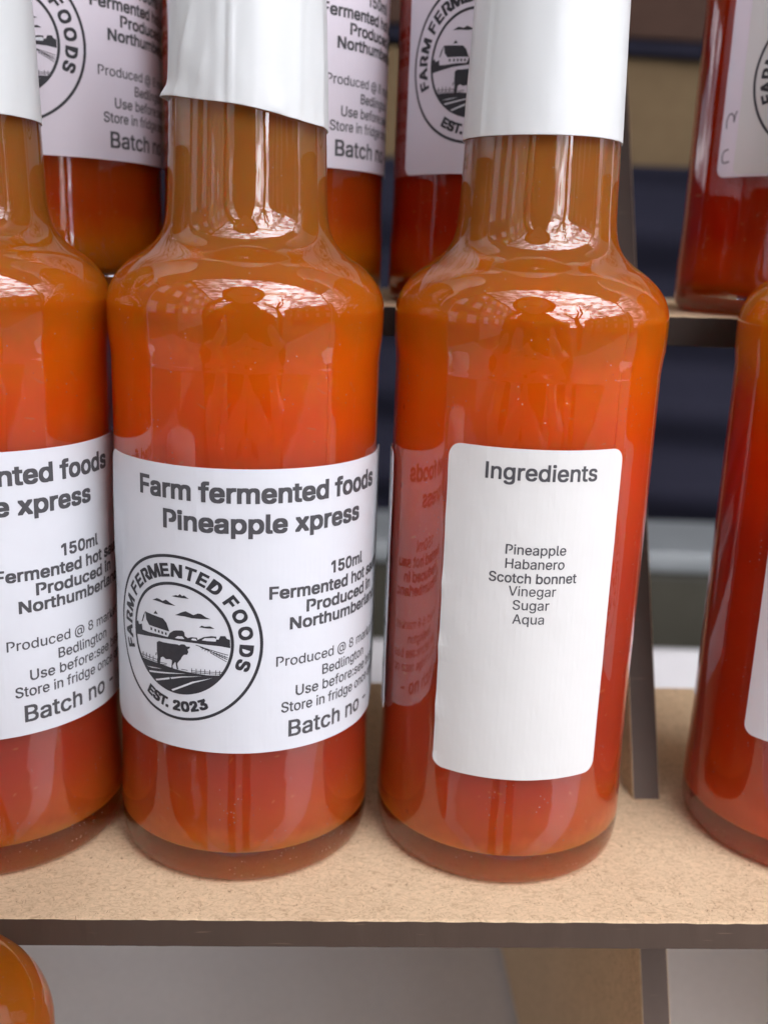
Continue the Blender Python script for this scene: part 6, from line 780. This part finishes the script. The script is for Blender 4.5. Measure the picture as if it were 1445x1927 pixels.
def house(x, y, rz, w, h, d, wall, label, floors, bays):
    t = thing('terraced_house', label, 'building', (x, y, -1.01), rz)
    box('wall', -w / 2, w / 2, 0, d, 0, h, wall, t)
    bm = bmesh.new(); a = [bm.verts.new(p) for p in ((-w / 2 - .1, -.3, h + .01), (w / 2 + .1, -.3, h + .01), (w / 2 + .1, d / 2, h + 2.2), (-w / 2 - .1, d / 2, h + 2.2), (-w / 2 - .1, d + .3, h + .01), (w / 2 + .1, d + .3, h + .01))]
    for q in ((0, 1, 2, 3), (3, 2, 5, 4), (0, 3, 4), (1, 5, 2), (0, 4, 5, 1)): bm.faces.new([a[i] for i in q])
    rf = obj('roof', bm, ROOF, t)
    for cx in (-w / 2 + .5, w / 2 - .5): box('chimney', cx - .35, cx + .35, d / 2 - .3, d / 2 + .3, h + 1.5, h + 3.1, wall, rf)
    fr = None; pn = None
    for fl in range(floors):
        for b in range(bays):
            wx = -w / 2 + w * (b + .5) / bays; wz = .9 + fl * (h / floors)
            f = box('window', wx - .55, wx + .55, -.06, .0 - .004, wz, wz + 1.6, STONE, t) if fr is None else link(fr.copy(), t)
            if fr is None: fr = f; fr['x'] = wx; fr['z'] = wz
            else: f.location = (wx - fr['x'], 0, wz - fr['z'])
            p = box('pane', wx - .45, wx + .45, -.085, -.063, wz + .1, wz + 1.5, PANE, f) if pn is None else link(pn.copy(), f)
            if pn is None: pn = p
for k in range(3):
    house(-5.2 - k * .15, -1.5 - k * 6.2, math.radians(90), 6, 9.0 - k * .3, 7, (BRICK, STONE, BRICK)[k], ('brick terraced house nearest the stall, mirrored in the left of each bottle shoulder', 'pale stone terraced house mirrored beside the brick one', 'far brick terraced house at the end of the mirrored row')[k], 3, 3)
for k in range(4):
    house(-9 + k * 8, -42, math.radians(180), 8, 4.6 + .5 * (k % 2), 7, (STONE, BRICK)[k % 2], ('low pale house first from the left across the far side of the mirrored street', 'low brick house second from the left across the far side of the mirrored street', 'low pale house third from the left across the far side of the mirrored street', 'low brick house at the right of the far side of the mirrored street')[k], 2, 4)

house(15, -7, math.radians(-90), 9, 5.2, 7, BRICK, 'brick terraced house on the right of the mirrored street, nearer one', 2, 3)
house(15.3, -16.3, math.radians(-90), 9, 5.6, 7, STONE, 'pale stone terraced house on the right of the mirrored street, farther one', 2, 3)
def tree(x, y, h, seed, label):
    rnd = random.Random(seed); t = thing('bare_tree', label, 'tree', (x, y, -1.01), 0, 'bare winter trees')
    parts = {0: ([], []), 1: ([], [])}
    def seg(p, q, r0, r1, key):
        V, F = parts[key]; d = (q - p).normalized(); a = d.orthogonal().normalized(); b = d.cross(a); i = len(V); n = 6 if r0 > .05 else 3
        for c, r in ((p, r0), (q, r1)):
            for k in range(n): an = 2 * math.pi * k / n; V.append(tuple(c + a * math.cos(an) * r + b * math.sin(an) * r))
        for k in range(n): F.append((i + k, i + (k + 1) % n, i + n + (k + 1) % n, i + n + k))
    def grow(p, d, L, r, lv):
        steps = 3
        for s in range(steps):
            d = (d + Vector((rnd.gauss(0, .13), rnd.gauss(0, .13), rnd.gauss(.02, .08)))).normalized(); q = p + d * L / steps; r1 = r * .86; seg(p, q, r, r1, 0 if lv == 0 else 1); p, r = q, r1
        if lv >= 6 or r < .006: return
        for k in range(3 if lv < 4 else 2):
            a = rnd.uniform(0, 6.28); sp = rnd.uniform(.4, .85); n = d.orthogonal().normalized(); b = d.cross(n)
            grow(p, (d + (n * math.cos(a) + b * math.sin(a)) * sp).normalized(), L * rnd.uniform(.6, .82), r * rnd.uniform(.6, .76), lv + 1)
    grow(Vector((0, 0, 0)), Vector((0, 0, 1)), h * .3, h * .036, 0)
    obj('trunk', mesh('trunk', *parts[0], True), BARK, t); obj('crown', mesh('crown', *parts[1], True), BARK, t)
tree(-2.9, -6.2, 11, 3, 'tall bare tree mirrored behind the dark head and arms')
tree(3.7, -5.6, 8.5, 11, 'spreading bare tree mirrored at the right of the sky glow')
tree(8.5, -9, 9.0, 21, 'bare tree mirrored farthest right')

# the photographer, seen only as a dark mirrored shape: coat, head, both arms raised to the phone
def skinned(name, chain, edges, mt, parent, root=0, sub=2):
    me = mesh(name, [Vector(p[:3]) for p in chain], []); me.clear_geometry(); me.from_pydata([p[:3] for p in chain], edges, []); me.update()
    o = obj(name, me, mt, parent); o.modifiers.new('skin', 'SKIN')
    sv = me.skin_vertices[0].data if me.skin_vertices else None
    if sv is None:
        bm = bmesh.new(); bm.from_mesh(me); bm.verts.layers.skin.verify(); bm.to_mesh(me); bm.free(); sv = me.skin_vertices[0].data
    for i, p in enumerate(chain):
        r = p[3]; sv[i].radius = (r, r) if not isinstance(r, tuple) else r; sv[i].use_root = (i == root)
    s = o.modifiers.new('sub', 'SUBSURF'); s.levels = sub; s.render_levels = sub
    return o
pz = -.895; Y = -.92
pr = thing('person', 'person in a dark coat leaning in and holding a phone up with both hands', 'person', (0, Y, pz))
body = [(0, 0, .93, (.15, .12)), (0, .1, 1.0, (.15, .12)), (0, .27, 1.06, (.165, .12)), (0, .4, 1.075, (.12, .09)), (0, .48, 1.12, (.105, .09)), (0, .55, 1.17, .085),
        (-.175, .38, 1.03, .056), (-.23, .5, .82, .048), (-.17, .62, .86, .036), (-.115, .7, .925, .025),
        (.175, .38, 1.03, .056), (.23, .5, .82, .048), (.17, .62, .86, .036), (.115, .7, .925, .025),
        (-.09, 0, .86, .085), (-.1, .05, .48, .06), (-.11, -.02, .1, .045), (-.11, .12, .04, .04), (.09, 0, .86, .085), (.1, .05, .48, .06), (.11, -.02, .1, .045), (.11, .12, .04, .04)]
be = [(0, 1), (1, 2), (2, 3), (3, 4), (4, 5), (3, 6), (6, 7), (7, 8), (8, 9), (3, 10), (10, 11), (11, 12), (12, 13), (0, 14), (14, 15), (15, 16), (16, 17), (0, 18), (18, 19), (19, 20), (20, 21)]
skinned('coat_and_trousers', body, be, COAT, pr)
bm = bmesh.new(); bmesh.ops.create_icosphere(bm, subdivisions=4, radius=1)
for v in bm.verts:
    x, y, z = v.co; f = 1 - .22 * max(0, -z); nose = .2 * math.exp(-(x / .16) ** 2 - ((z + .1) / .22) ** 2) * (y > 0); eye = -.06 * (math.exp(-((abs(x) - .36) / .16) ** 2 - ((z - .08) / .12) ** 2)) * (y > 0); ear = .14 * math.exp(-((z) / .25) ** 2 - (y / .2) ** 2) * (abs(x) > .85)
    v.co = Vector((x * .076 * f * (1 + ear), (y + nose + eye) * .095, z * .118))
hd = obj('head', bm, SKIN, pr); smooth(hd.data); hd.location = (0, .60, 1.25); hd.rotation_euler = (math.radians(-8), 0, 0)
for s in (-1, 1):
    bm = bmesh.new(); bmesh.ops.create_icosphere(bm, subdivisions=2, radius=.0125); e = obj('eye', bm, PVC, hd); e.location = (s * .029, .08, .010)
    bm = bmesh.new(); bmesh.ops.create_icosphere(bm, subdivisions=2, radius=.006); q = obj('iris', bm, BLACK, e); q.location = (0, .0085, 0)
    bm = bmesh.new(); bmesh.ops.create_icosphere(bm, subdivisions=2, radius=1)
    for v in bm.verts: v.co = Vector((v.co.x * .019, v.co.y * .005, v.co.z * .0035 - .25 * abs(v.co.x) * .012))
    q = obj('eyebrow', bm, HAIR, hd); q.location = (s * .03, .086, .031)
bm = bmesh.new(); bmesh.ops.create_icosphere(bm, subdivisions=3, radius=1)
for v in bm.verts: v.co = Vector((v.co.x * .024, v.co.y * .006, v.co.z * .007 * (1 - .4 * abs(v.co.x))))
q = obj('mouth', bm, BRICK, hd); q.location = (0, .082, -.055)
bm = bmesh.new(); bmesh.ops.create_icosphere(bm, subdivisions=4, radius=1)
for v in list(bm.verts):
    x, y, z = v.co; k = 1 + .05 * noise.noise(v.co * 6); v.co = Vector((x * .112 * k, y * .118 * k - .022, z * .14 * k + .016))
bmesh.ops.delete(bm, geom=[v for v in bm.verts if v.co.y > .035 and v.co.z < .065 or v.co.z < -.085], context='VERTS')
hr = obj('hair', bm, HAIR, hd); smooth(hr.data)
for s in (-1, 1):
    ch = [(0, 0, 0, (.024, .014)), (s * .005, .035, .006, (.036, .013))]; ed = [(0, 1)]
    for k, (dx, L) in enumerate(((-.028, .058), (-.009, .068), (.01, .064), (.028, .05))):
        b = len(ch); ch += [(dx, .075, .01, .0085), (dx - s * .004, .075 + L * .4, .004, .0078), (dx - s * .012, .075 + L * .62, -.02, .007)]; ed += [(1, b), (b, b + 1), (b + 1, b + 2)]
    b = len(ch); ch += [(-s * .035, .03, .012, .0095), (-s * .055, .058, .016, .0085)]; ed += [(0, b), (b, b + 1)]
    h = skinned('hand', ch, ed, SKIN, pr); h.matrix_local = Matrix.Translation((s * .105, .71, .925)) @ Matrix.Rotation(s * math.radians(78), 4, 'Z') @ Matrix.Rotation(s * math.radians(90), 4, 'Y')
ph = thing('phone', 'dark phone held upright in front of the face to take the picture', 'phone')
cm = CAM.matrix_world
ph.matrix_world = cm @ Matrix.Translation((.02, -.055, .013))
b = box('phone_body', -.036, .036, -.075, .075, -.004, .004, BLACK, ph, .002)
bm = bmesh.new(); bmesh.ops.create_cone(bm, segments=32, radius1=.0075, radius2=.0075, depth=.0016, cap_ends=True)
l = obj('camera_lens', bm, BLACK, ph); l.location = (-.02, .055, -.0049)
